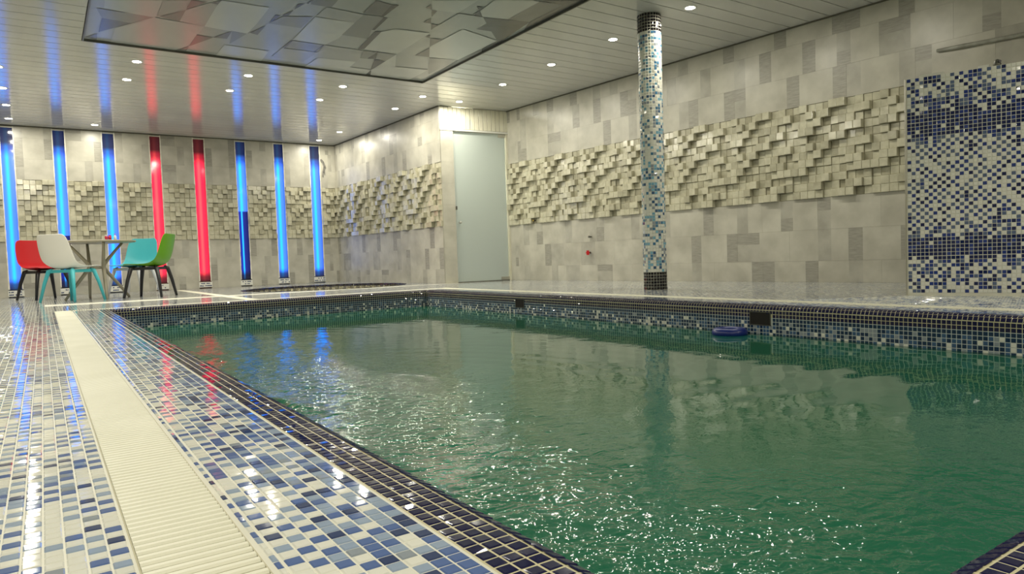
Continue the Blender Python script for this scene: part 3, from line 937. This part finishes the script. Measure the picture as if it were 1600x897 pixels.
# ------------------------------------------------------------------ ceiling
CP = (0.468, 4.325, 8.335)     # printed panel x0, x1, far edge
ceiling = MB().box(((LX + 7.3) / 2, 6.0, CEIL + 0.14), (7.3 - LX + .4, 15.6, 0.06)).build('ceiling', M_PGAP, kind='structure')
PW = 0.213
def plank_obj(x0, x1, y0, y1):
    b = MB(); e = 0.004
    b.box(((x0 + x1) / 2, (y0 + y1) / 2, CEIL + 0.006), (x1 - x0, y1 - y0 - 0.009, 0.012), 0.0025, seg=1)
    return b.mesh('ceiling_plank', M_PLANK)
pcache = {}
y = 8.335
def add_plank(x0, x1, yc, h=PW):
    key = (round(x0, 2), round(x1, 2), round(h, 3))
    if key not in pcache: pcache[key] = plank_obj(x0, x1, -h / 2, h / 2)
    new_obj('ceiling_plank', pcache[key], ceiling, loc=(0, yc, 0))
k = 0
while 8.335 + k * PW < 13.6:
    y0 = 8.335 + k * PW; y1 = min(y0 + PW, 13.6)
    add_plank(LX - .05, 5.16 if y0 > 9.35 else 7.2, (y0 + y1) / 2, y1 - y0); k += 1
k = 0
while 8.335 - k * PW > NY - .1:
    y1 = 8.335 - k * PW; yc = y1 - PW / 2
    add_plank(LX - .05, CP[0] - 0.012, yc); add_plank(CP[1] + .012, 7.2, yc); k += 1
# fill by the near wall beyond the printed panel
PY_NEAR = -0.6
k = 0
while PY_NEAR - k * PW > NY - .1:
    add_plank(CP[0] - .012, CP[1] + .012, PY_NEAR - (k + .5) * PW); k += 1
# printed panel, slightly recessed, dark strips round it stand in for a shadow gap
pan = empty('printed_panel', ((CP[0] + CP[1]) / 2, (CP[2] + PY_NEAR) / 2, CEIL + .03), label='large recessed ceiling panel printed with overlapping grey rectangles', cat='ceiling panel')
ox, oy, oz = pan.location
zp = CEIL + 0.02
MB().box((0, 0, 0.008), (CP[1] - CP[0], CP[2] - PY_NEAR, 0.03)).build('backing', noisy('print_mid_grey', (0.32, 0.33, 0.31), (0.36, 0.37, 0.35), 1.2, 0.24), pan)
PRINT_M = {}
def tone_mat(t):
    key = round(t, 2)
    if key not in PRINT_M:
        v = key ** 1.6
        PRINT_M[key] = mat('print_grey', (v * 1.0, v * 1.01, v * 0.95), 0.24)
    return PRINT_M[key]
PANEL_PRINT = [
    (0.56, [(0.58,7.06),(1.01,6.83),(1.01,7.33),(0.8,7.32),(0.59,7.28)]),
    (0.47, [(1.01,6.83),(1.21,6.72),(1.22,6.99),(1.02,7.3)]),
    (0.3, [(1.22,6.71),(1.35,6.7),(1.22,6.98)]),
    (0.3, [(1.39,6.68),(1.45,6.59),(1.44,6.71)]),
    (0.34, [(1.04,7.29),(1.22,6.99),(1.22,7.34)]),
    (0.62, [(1.45,6.59),(1.74,6.58),(1.86,6.57),(1.87,7.06),(1.86,7.43),(1.45,7.38),(1.43,7.01)]),
    (0.5, [(1.22,6.99),(1.37,6.7),(1.44,6.71),(1.45,7.38),(1.22,7.34)]),
    (0.28, [(0.59,7.57),(0.84,7.6),(0.59,8.03)]),
    (0.4, [(0.53,7.31),(1.0,7.33),(0.84,7.6),(0.59,7.57)]),
    (0.54, [(0.72,7.82),(1.0,7.33),(1.45,7.38),(1.43,7.68),(1.42,8.1),(1.32,8.39),(0.71,8.33)]),
    (0.32, [(1.43,7.68),(1.59,7.7),(1.43,8.11)]),
    (0.34, [(1.43,8.11),(1.43,8.35),(1.32,8.39)]),
    (0.32, [(1.71,7.39),(1.72,7.67),(1.59,7.7)]),
    (0.4, [(1.71,7.39),(1.86,7.41),(1.78,7.83)]),
    (0.6, [(1.74,7.89),(2.07,7.9),(2.21,7.9),(2.23,8.33),(1.74,8.32)]),
    (0.34, [(0.49,8.26),(0.58,8.09),(0.59,8.33)]),
    (0.25, [(2.06,6.37),(2.11,6.32),(2.07,6.52)]),
    (0.25, [(1.96,6.74),(2.01,6.73),(1.97,7.02)]),
    (0.25, [(2.02,6.72),(2.07,6.53),(2.07,6.72)]),
    (0.25, [(2.12,6.31),(2.14,6.2),(2.14,6.31)]),
    (0.3, [(1.88,7.37),(1.96,7.07),(1.96,7.4)]),
    (0.36, [(2.14,6.2),(2.34,6.09),(2.35,6.3),(2.16,6.31)]),
    (0.42, [(2.03,6.74),(2.07,6.72),(2.28,6.62),(2.28,6.99),(1.97,7.0)]),
    (0.62, [(2.3,6.61),(2.7,6.59),(2.72,7.13),(2.67,7.4),(2.32,7.39)]),
    (0.5, [(2.3,6.59),(2.31,6.31),(2.68,6.33),(2.69,6.59)]),
    (0.3, [(2.64,5.94),(2.81,5.97),(2.84,6.28),(2.66,6.3)]),
    (0.2, [(2.81,5.97),(2.87,5.94),(2.87,6.3),(2.84,6.28)]),
    (0.4, [(2.68,6.33),(2.87,6.3),(2.92,6.71),(3.0,7.0),(2.71,7.0)]),
    (0.22, [(2.88,6.32),(2.92,6.31),(2.95,6.7),(2.92,6.71)]),
    (0.24, [(2.97,6.73),(3.03,6.72),(3.1,7.35),(3.04,7.39)]),
    (0.62, [(3.03,6.72),(3.12,6.57),(3.49,6.52),(3.5,7.35),(3.1,7.35)]),
    (0.42, [(2.33,7.42),(2.67,7.41),(2.66,7.69),(2.32,7.69)]),
    (0.28, [(2.33,7.42),(2.33,7.71),(2.3,7.72),(2.31,7.42)]),
    (0.28, [(2.67,7.41),(2.66,7.7),(2.64,7.69),(2.65,7.41)]),
    (0.48, [(2.3,7.72),(2.69,7.7),(2.66,8.14),(2.29,8.11)]),
    (0.62, [(2.76,7.9),(2.74,8.42),(3.52,8.41),(3.49,8.1),(3.22,8.1),(3.2,7.86)]),
    (0.5, [(2.67,7.41),(3.1,7.41),(3.2,7.73),(3.2,7.86),(2.75,7.89),(2.69,7.7)]),
    (0.38, [(3.11,7.4),(3.28,7.39),(3.31,7.67),(3.19,7.7)]),
    (0.22, [(3.27,7.37),(3.36,7.64),(3.27,7.67)]),
    (0.25, [(3.36,7.67),(3.5,7.67),(3.49,8.11)]),
    (0.28, [(3.5,8.12),(3.6,8.4),(3.52,8.42)]),
    (0.62, [(3.5,7.38),(3.5,7.67),(3.5,8.1),(3.58,8.37),(4.12,8.34),(4.12,7.78),(3.7,7.84)]),
    (0.44, [(3.28,7.39),(3.5,7.38),(3.5,7.67),(3.36,7.64)]),
    (0.26, [(3.72,6.96),(3.88,7.29),(3.71,7.32)]),
    (0.24, [(3.12,5.89),(3.12,5.78),(3.19,5.9)]),
    (0.24, [(3.28,6.26),(3.29,6.11),(3.36,6.25)]),
    (0.24, [(3.51,6.66),(3.52,6.57),(3.56,6.66)]),
    (0.22, [(3.08,5.69),(3.12,5.66),(3.12,5.76)]),
    (0.26, [(3.19,5.91),(3.25,5.91),(3.28,6.08)]),
    (0.26, [(3.37,6.26),(3.45,6.26),(3.45,6.42)]),
    (0.28, [(3.57,6.67),(3.7,6.65),(3.7,6.93)]),
    (0.58, [(3.08,5.69),(3.45,5.48),(3.45,5.86),(3.19,5.9)]),
    (0.63, [(3.7,6.93),(3.73,6.25),(4.25,6.4),(4.24,7.23),(3.88,7.29)]),
    (0.5, [(3.45,6.42),(3.46,5.87),(3.73,5.84),(3.85,5.98),(3.85,6.16),(3.73,6.25)]),
    (0.2, [(3.73,5.85),(3.99,5.79),(4.21,5.73),(4.35,6.44),(4.33,6.82),(4.27,6.75),(4.25,6.4),(4.03,6.17),(3.85,6.18),(3.85,5.98)]),
    (0.32, [(3.98,5.78),(3.96,5.23),(4.21,5.2),(4.21,5.73)]),
    (0.6, [(3.61,5.71),(3.58,5.41),(3.89,5.24),(3.97,5.24),(3.97,5.78),(3.72,5.84)]),
    (0.18, [(3.52,5.63),(3.59,5.61),(3.6,5.71)]),
    (0.18, [(3.6,5.71),(3.71,5.83),(3.6,5.84)]),
    (0.22, [(3.95,5.21),(4.31,5.01),(4.34,5.99),(4.22,5.74),(4.21,5.2)]),
    (0.4, [(3.9,7.32),(4.24,7.23),(4.22,7.97),(4.05,7.64)]),
    (0.5, [(4.31,8.13),(4.25,7.24),(4.27,6.78),(4.31,6.83),(4.35,8.09)]),
]

VV = MB(); pmats = []
def add_poly(pts, t, dy, z):
    m_ = tone_mat(t)
    if m_ not in pmats: pmats.append(m_)
    y_ok = [(x, y + dy) for x, y in pts]
    if min(p[1] for p in y_ok) < PY_NEAR + .05: return
    pts2 = [(min(max(x, CP[0] + .01), CP[1] - .01), min(y, CP[2] - .01)) for x, y in y_ok]
    vs = [VV.bm.verts.new((x - ox, y_ - oy, z - oz)) for x, y_ in pts2]
    try: f = VV.bm.faces.new(vs)
    except ValueError: return
    f.normal_update()
    if f.normal.z > 0: f.normal_flip()
    f.material_index = pmats.index(m_)
for kk, (t, pts) in enumerate(PANEL_PRINT):
    for r_, dy in enumerate((0, -3.3)):
        if dy and max(p[1] for p in pts) + dy > 5.3 : pass
        add_poly(pts, t, dy, zp - 0.0004 - 0.00003 * kk - (0 if dy == 0 else -0.0002))
me = bpy.data.meshes.new('printed_shapes'); VV.bm.to_mesh(me); VV.bm.free()
for q in pmats: me.materials.append(q)
new_obj('printed_shapes', me, pan)
for n_, c, d in (('edge_trim', (CP[0] + .0, (CP[2] + PY_NEAR) / 2), (0.014, CP[2] - PY_NEAR)), ('edge_trim', (CP[1], (CP[2] + PY_NEAR) / 2), (0.014, CP[2] - PY_NEAR)), ('edge_trim', ((CP[0] + CP[1]) / 2, CP[2]), (CP[1] - CP[0], 0.014)), ('edge_trim', ((CP[0] + CP[1]) / 2, PY_NEAR), (CP[1] - CP[0], 0.014))):
    MB().box((c[0] - ox, c[1] - oy, CEIL + .012 - oz), (d[0], d[1], 0.03)).build(n_, M_GUN, pan)  # dark strips painting in the shade line at the panel edge
# cornice
def trim_line(a, b_, n_):
    a = np.array(a); b_ = np.array(b_); d = b_ - a; L = float(np.linalg.norm(d))
    o = MB().box((L / 2, -0.016, 0), (L, 0.012, 0.014)).build('trim_%d' % n_, M_PGAP, kind='structure', loc=(a[0], a[1], CEIL - .008)); o.rotation_euler.z = math.atan2(d[1], d[0])
for n_, (a, b_) in enumerate(((P_D, P_R), (P_W, P_M), ((LX, 13.537), P_W)), 1): trim_line(a, b_, n_)

# downlights
LAMPS = [(5.32, 4.615), (5.32, 5.71), (5.32, 6.82), (5.32, 7.91), (5.30, 9.06), (4.66, 9.0), (4.64, 9.90), (3.45, 8.95), (3.43, 9.82), (4.55, 12.07), (4.50, 13.03), (2.235, 8.94), (2.20, 9.81),
         (1.01, 8.89), (0.99, 9.78), (0.825, 13.0), (-0.295, 10.87), (-0.29, 11.94), (-0.295, 12.96),
         (5.32, 3.52), (5.32, 0.2), (-0.295, 9.78), (-0.295, 8.7), (-0.295, 7.6), (-0.295, 6.5), (-0.295, 5.4), (-0.295, 4.3), (-0.295, 3.2), (-0.295, 2.1), (-0.295, 1.0), (-0.295, -0.1),
         (1.0, -0.95), (2.2, -0.95), (3.4, -0.95), (4.6, -0.95)]
LLAB = {0: 'ceiling downlight just right of the pillar top, nearest the camera', 1: 'first ceiling downlight left of the pillar', 2: 'second ceiling downlight left of the pillar', 3: 'third ceiling downlight left of the pillar', 4: 'ceiling downlight directly in front of the glass door header',
        5: 'ceiling downlight below the near right corner of the printed panel', 6: 'ceiling downlight near the top of the side wall, behind the one at the panel corner', 7: 'ceiling downlight by the far panel edge, second from its right corner', 8: 'ceiling downlight one step behind the second from the panel right corner',
        9: 'far ceiling downlight near the corner of side and back wall', 10: 'ceiling downlight tight above the rightmost blue column', 11: 'ceiling downlight by the far panel edge, third from its right corner', 12: 'ceiling downlight above the gap right of the red columns',
        13: 'ceiling downlight nearest the left panel corner', 14: 'ceiling downlight just behind the one at the left panel corner', 15: 'ceiling downlight above the back wall between second and third blue columns', 16: 'highest of the three downlights at the left picture edge', 17: 'middle of the three downlights at the left picture edge', 18: 'lowest of the three downlights at the left picture edge'}
rimm = MB().lathe([(0.040, -0.002), (0.058, -0.006), (0.064, 0.0), (0.064, 0.004)], n=24).mesh('rim', M_TRIMW)
lensm = MB().lathe([(0.0, -0.0055), (0.045, -0.0045)], n=20).mesh('lens', emit('lamp_glow', (1.0, 0.96, 0.80), 30))
ld = bpy.data.lights.new('downlight', 'AREA'); ld.shape = 'DISK'; ld.size = 0.09; ld.energy = LAMP_POWER; ld.color = (1.0, 0.945, 0.80)
for i, (x, y) in enumerate(LAMPS):
    t = empty('downlight', (x, y, CEIL), label=LLAB.get(i, 'round ceiling downlight outside the picture'), cat='downlight', group='ceiling downlights')
    new_obj('rim', rimm, t, loc=(0, 0, 0)); new_obj('lens', lensm, t, loc=(0, 0, -0.001))
    o = new_obj('lamp_light', ld, t, loc=(0, 0, -0.012))

# ------------------------------------------------------------------ pillar
pil = empty('mosaic_pillar', (5.13, 4.98, 0), label='round pillar clad in white and blue mosaic with black ends, beyond the pool', cat='pillar')
PR = 0.116
b = MB(); b.lathe([(0, 0), (PR - .0012, 0), (PR - .0012, CEIL), (0, CEIL)], n=48); b.build('core', M_GROUT, pil)
NC, NR = 25, 92
RH = CEIL / NR
cs, us, ms, ns = [], [], [], []
for j in range(NR):
    for i in range(NC):
        a = 2 * math.pi * (i + .5) / NC
        cs.append((PR * math.cos(a), PR * math.sin(a), (j + .5) * RH)); us.append((-math.sin(a), math.cos(a), 0)); ns.append((math.cos(a), math.sin(a), 0))
        if j < 6 or j >= NR - 6: ms.append(0)
        else:
            r = random.random()
            ms.append(1 if r < .56 else (2 if r < .72 else 3 if r < .86 else 4 if r < .95 else 5))
cs, us, ns = np.array(cs), np.array(us), np.array(ns)
tiles_obj('mosaic_tiles', pil, cs, us, np.cross(ns, us), ns, 2 * math.pi * PR / NC - .0035, RH - .0035, 0.0012, [M_BLACK, M_WHITE, M_AQUA, M_GREY, M_STEEL, M_TEAL2], np.array(ms))

# ------------------------------------------------------------------ tiled shower partition
SA = (5.171, 2.534); sdv = np.array([0.323, -0.946]); SLN = 2.1
par = empty('shower_partition', (SA[0], SA[1], 0), math.atan2(sdv[1], sdv[0]), label='shoulder-high blue and white mosaic partition wall at the right', cat='partition wall')
PH = 1.545
MB().box((SLN / 2, 0.062, PH / 2), (SLN, 0.12, PH)).build('core', M_GROUT, par)
MB().box((-0.004, 0.058, PH / 2), (0.010, 0.13, PH + .004), 0.002).build('edge_trim', M_METAL, par)
p = 0.0262
nu, nv = int(SLN / p), 59
cs, ms = [], []
for i in range(nu):
    for j in range(nv):
        x = 0.006 + (i + .5) * p + (0.0015 if i >= 9 else 0) + 0.0015 * ((i - 9) // 12 if i > 9 else 0)
        z = PH - (j + .5) * p - 0.0012 * (j // 12)
        if z < 0.012: continue
        cs.append((x, 0, z))
        # density of dark tiles along the height: dense bands at 1.25 and 0.42
        d = max(math.exp(-((z - 1.22) / 0.13) ** 2), math.exp(-((z - 0.34) / 0.13) ** 2))
        d = min(1, d * 1.05)
        chk = (i + j) % 2 == 0
        pr_ = (0.80 if chk else 0.02 + (0.18 if z > 1.3 or z < .2 else 0)) * (1 - d) + d * 0.97
        if random.random() < pr_:
            k = random.random()
            if d > .7: ms.append(3 if k < .8 else 2)
            else: ms.append(2 if k < .40 else (3 if k < .66 else 1))
        else: ms.append(0)
SM = [M_WHITE, mat('mosaic_slate_blue', (0.11, 0.15, 0.25), TR), mat('mosaic_royal', (0.025, 0.05, 0.22), TR), mat('mosaic_deep_navy', (0.010, 0.018, 0.085), TR)]
tiles_obj('mosaic_tiles', par, np.array(cs), (1, 0, 0), (0, 0, 1), (0, -1, 0), 0.0228, 0.0228, 0.0015, SM, np.array(ms), tilt=0.0003)
# side end tiles and top
def on_par(u, v, z): return (SA[0] + sdv[0] * u + (-sdv[1]) * v, SA[1] + sdv[1] * u + sdv[0] * v, z)
for (u, w_, lab) in ((0.16, 0.15, 'flat white tray lying on the left end of the partition top'), (0.46, 0.06, 'tiny white block on top of the partition, beside the black fitting')):
    t = empty('soap_tray', on_par(u, 0.045, PH), math.atan2(sdv[1], sdv[0]), label=lab, cat='tray')
    MB().box((0, 0, 0.006), (w_, 0.07, 0.010), 0.003).build('base', M_TRIMW, t)
    MB().box((0, -0.03, 0.012), (w_, 0.008, 0.012), 0.002).build('lip', M_TRIMW, t)
t = empty('shower_fitting', on_par(0.535, 0.06, PH), label='small black knob standing on top of the mosaic partition', cat='shower fitting')
b = MB(); b.lathe([(0, 0), (0.022, 0.0), (0.024, 0.02), (0.018, 0.04), (0.010, 0.05), (0, 0.053)], n=16); b.build('body', M_GUN, t)
b = MB(); b.tube([(0, 0, 0.03), (-0.02, -0.025, 0.032)], 0.009, 10); b.build('spout', M_BLACKP, t)

# pipe and stubs on the right wall
def on_wall(u, out, z):
    return (P_D[0] + rd[0] * u + rd[1] * out, P_D[1] + rd[1] * u - rd[0] * out, z)
def uw(x, y): return (9.336 - y) / -rd[1]
pp = empty('wall_pipe', on_wall(uw(0, 3.09), 0.0, 2.12), label='grey pipe running level along the right wall above the partition', cat='pipe')
lx = pp.location
pts = [Vector(on_wall(uw(0, yy), 0.03 + 0.002 * math.sin(yy * 9), zz)) - lx for yy, zz in ((3.09, 2.128), (2.9, 2.118), (2.6, 2.107), (2.3, 2.096), (1.9, 2.088), (1.3, 2.08), (0.6, 2.08))]
MB().tube(pts, [0.014, 0.019, 0.018, 0.02, 0.019, 0.019, 0.019], 14).build('pipe', noisy('pipe_grey', (0.20, 0.20, 0.16), (0.36, 0.36, 0.31), 10, 0.3), pp)
for yy in (2.75, 1.6):
    q = Vector(on_wall(uw(0, yy), 0.008, 2.11)) - lx
    MB().box(q, (0.03, 0.03, 0.03)).build('clip', M_GUN, pp)
def stub(name, y_, z_, col, r_, lab, cat, wheel=False):
    t = empty(name, on_wall(uw(0, y_), 0.01, z_), math.atan2(-rd[0], rd[1]) , label=lab, cat=cat)
    n_ = Vector((rd[1], -rd[0], 0))
    a = Vector((0, 0, 0)); n_ = Vector((1, 0, 0))
    MB().tube([a, n_ * 0.045], r_ * 0.55, 12).build('pipe', M_GUN, t)
    b = MB()
    if wheel:
        b.tube([n_ * 0.045, n_ * 0.060], r_ * 0.6, 10)
        for k in range(6):
            an = k * math.pi / 3
            b.box((0.052, math.cos(an) * r_, math.sin(an) * r_), (0.012, r_ * .8, r_ * .8), 0.003, seg=1)
    else: b.tube([n_ * 0.040, n_ * 0.055], r_ * 0.9, 12)
    b.build('cap', col, t)
stub('pipe_stub', 7.53, 0.625, M_GUN, 0.018, 'small dark pipe stub low on the right wall, above the red valve', 'pipe stub')
stub('valve', 7.56, 0.40, M_RED, 0.026, 'small red valve handle low on the right wall', 'valve', True)
stub('pipe_stub', 8.72, 0.93, M_BRASS, 0.018, 'tiny brass pipe end at the lower edge of the stone band near the glass door', 'pipe stub')

# ------------------------------------------------------------------ blue float
t = empty('float_ring', (3.80, 3.02, WZ), label='blue floating ring by the right pool wall below the skimmer', cat='pool float')
b = MB(); prof = [(0.05, 0.030)]
prof = [(0.045, 0.012), (0.05, 0.034), (0.07, 0.046), (0.098, 0.043), (0.114, 0.028), (0.117, 0.008), (0.108, -0.012), (0.06, -0.02), (0.045, -0.01), (0.045, 0.012)]
b.lathe(prof, n=40); b.build('ring', M_BLUEF, t)
b = MB(); b.lathe([(0, 0.022), (0.03, 0.024), (0.046, 0.012), (0.046, 0.0)], n=30); b.build('cap', mat('blue_cap', (0.02, 0.06, 0.30), 0.4), t)

# ------------------------------------------------------------------ chairs
SC = 1.07
def shell_mesh(m_):
    # profile in local y (front +) and z ; width w ; side lift
    prof = [(0.250, 0.412, .36, .0), (0.242, 0.424, .40, .002), (0.18, 0.420, .44, .010), (0.08, 0.403, .46, .022), (-0.02, 0.391, .47, .034), (-0.10, 0.390, .47, .050), (-0.165, 0.410, .47, .062),
            (-0.208, 0.455, .475, .055), (-0.232, 0.520, .475, .045), (-0.250, 0.600, .465, .038), (-0.266, 0.680, .45, .032), (-0.279, 0.748, .42, .026), (-0.287, 0.785, .38, .020), (-0.290, 0.800, .30, .014)]
    n = 11; V = []; Q = []
    for i, (y, z, w, l) in enumerate(prof):
        a = prof[max(i - 1, 0)]; c = prof[min(i + 1, len(prof) - 1)]
        ty, tz = c[0] - a[0], c[1] - a[1]; L = math.hypot(ty, tz); ny_, nz_ = tz / L, -ty / L   # inner side normal
        if nz_ < 0 and ny_ < 0: ny_, nz_ = -ny_, -nz_
        for k in range(n):
            s_ = -1 + 2 * k / (n - 1)
            x = s_ * w / 2
            lift = l * abs(s_) ** 2.4
            V.append((x * SC, (y + ny_ * lift) * SC, (z + nz_ * lift) * SC))
    m = len(prof)
    for i in range(m - 1):
        for k in range(n - 1): Q.append((i * n + k, i * n + k + 1, (i + 1) * n + k + 1, (i + 1) * n + k))
    return np_mesh('seat_shell', V, Q, [m_], smooth=True)
LEGS = [(-1, 1), (1, 1), (-1, -1), (1, -1)]
leg_meshes = {}
def leg_mesh(sx, sy, m_):
    key = (sx, sy, m_.name)
    if key not in leg_meshes:
        b = MB()
        b.tube([(sx * .245 * SC, sy * .225 * SC, 0.0), (sx * .205 * SC, sy * .19 * SC, 0.22 * SC), (sx * .170 * SC, sy * .158 * SC, 0.365 * SC), (sx * .140 * SC, sy * .125 * SC, 0.383 * SC)], [0.0155, 0.021, 0.027, 0.022], 8, square=True)
        leg_meshes[key] = b.mesh('leg', m_)
    return leg_meshes[key]
def make_chair(x, y, front, ms, ml, label):
    t = empty('dining_chair', (x, y, 0), math.atan2(front[1], front[0]) - math.pi / 2, label=label, cat='chair', group='plastic chairs round the table')
    o = new_obj('seat_shell', shell_mesh(ms), t)
    md = o.modifiers.new('thickness', 'SOLIDIFY'); md.thickness = 0.009; md.offset = 0
    md = o.modifiers.new('smooth', 'SUBSURF'); md.levels = 1; md.render_levels = 2
    b = MB()
    b.box((0, 0.0, 0.372 * SC), (0.30 * SC, 0.27 * SC, 0.028), 0.008)
    b.box((0, 0.14 * SC, 0.366 * SC), (0.31 * SC, 0.03, 0.04), 0.006); b.box((0, -0.14 * SC, 0.366 * SC), (0.31 * SC, 0.03, 0.04), 0.006)
    b.box((0.15 * SC, 0, 0.366 * SC), (0.03, 0.27 * SC, 0.04), 0.006); b.box((-0.15 * SC, 0, 0.366 * SC), (0.03, 0.27 * SC, 0.04), 0.006)
    b.build('seat_frame', ml, t)
    for sx, sy in LEGS: new_obj('leg', leg_mesh(sx, sy, ml), t)
    return t
make_chair(0.315, 10.60, (0.72, 0.69), M_CREAM, M_TEALP, 'cream chair with turquoise legs, at the front left of the table')
make_chair(0.03, 12.0, (0.48, -0.88), M_RED, M_BLACKP, 'red chair with black legs, behind the cream chair')
make_chair(1.225, 10.67, (-0.88, 0.48), M_GREEN, M_BLACKP, 'green chair with black legs, rightmost at the table')
make_chair(1.14, 11.80, (-0.62, -0.78), M_TEALP, M_WHITEP, 'turquoise chair with white legs, behind the green chair')

# ------------------------------------------------------------------ table
TX, TY = 0.62, 11.02
t = empty('round_table', (TX, TY, 0), label='round taupe plastic table with branching legs between the four chairs', cat='table')
b = MB(); b.lathe([(0, 0.762), (0.46, 0.762), (0.488, 0.768), (0.494, 0.778), (0.488, 0.787), (0.46, 0.790), (0, 0.790)], n=48); b.build('tabletop', M_TAUPE, t)
for k in range(4):
    a = k * math.pi / 2
    c, s_ = math.cos(a), math.sin(a)
    at_ = lambda r_, z, q=0.078: (c * r_ - s_ * q, s_ * r_ + c * q, z)
    b = MB(); b.tube([at_(0.385, 0.0), at_(0.27, 0.17), at_(0.125, 0.37), at_(0.085, 0.43), at_(0.11, 0.49), at_(0.235, 0.65), at_(0.33, 0.765)], [0.016, 0.020, 0.024, 0.026, 0.024, 0.019, 0.016], 8, square=True)
    b.build('leg', M_TAUPE, t)
    b = MB(); b.tube([at_(0.085, 0.425), (c * -0.078 - s_ * 0.085, s_ * -0.078 + c * 0.085, 0.425)], 0.017, 8, square=True); b.build('brace', M_TAUPE, t)
for i, (dx, dy, col, lab) in enumerate(((0.13, -0.10, M_REDJ, 'left red jar standing on the round table'), (0.175, -0.06, M_REDJ, 'middle dark red jar standing on the round table'), (0.235, -0.08, M_WHITEP, 'white bottle standing right of the red jars on the table'))):
    j = empty('jar' if i < 2 else 'bottle', (TX + dx, TY + dy, 0.790), label=lab, cat='jar' if i < 2 else 'bottle')
    if i < 2:
        MB().lathe([(0, 0), (0.020, 0), (0.021, 0.055), (0.016, 0.062), (0, 0.062)], n=14).build('body', col, j)
        MB().lathe([(0, 0.062), (0.018, 0.062), (0.018, 0.074), (0, 0.075)], n=14).build('lid', M_WHITEP if i == 0 else M_RED, j)
    else:
        MB().lathe([(0, 0), (0.018, 0), (0.018, 0.055), (0.008, 0.07), (0.007, 0.082), (0, 0.082)], n=14).build('body', col, j)
        MB().lathe([(0, 0.082), (0.009, 0.082), (0.009, 0.092), (0, 0.092)], n=12).build('cap', M_RED, j)
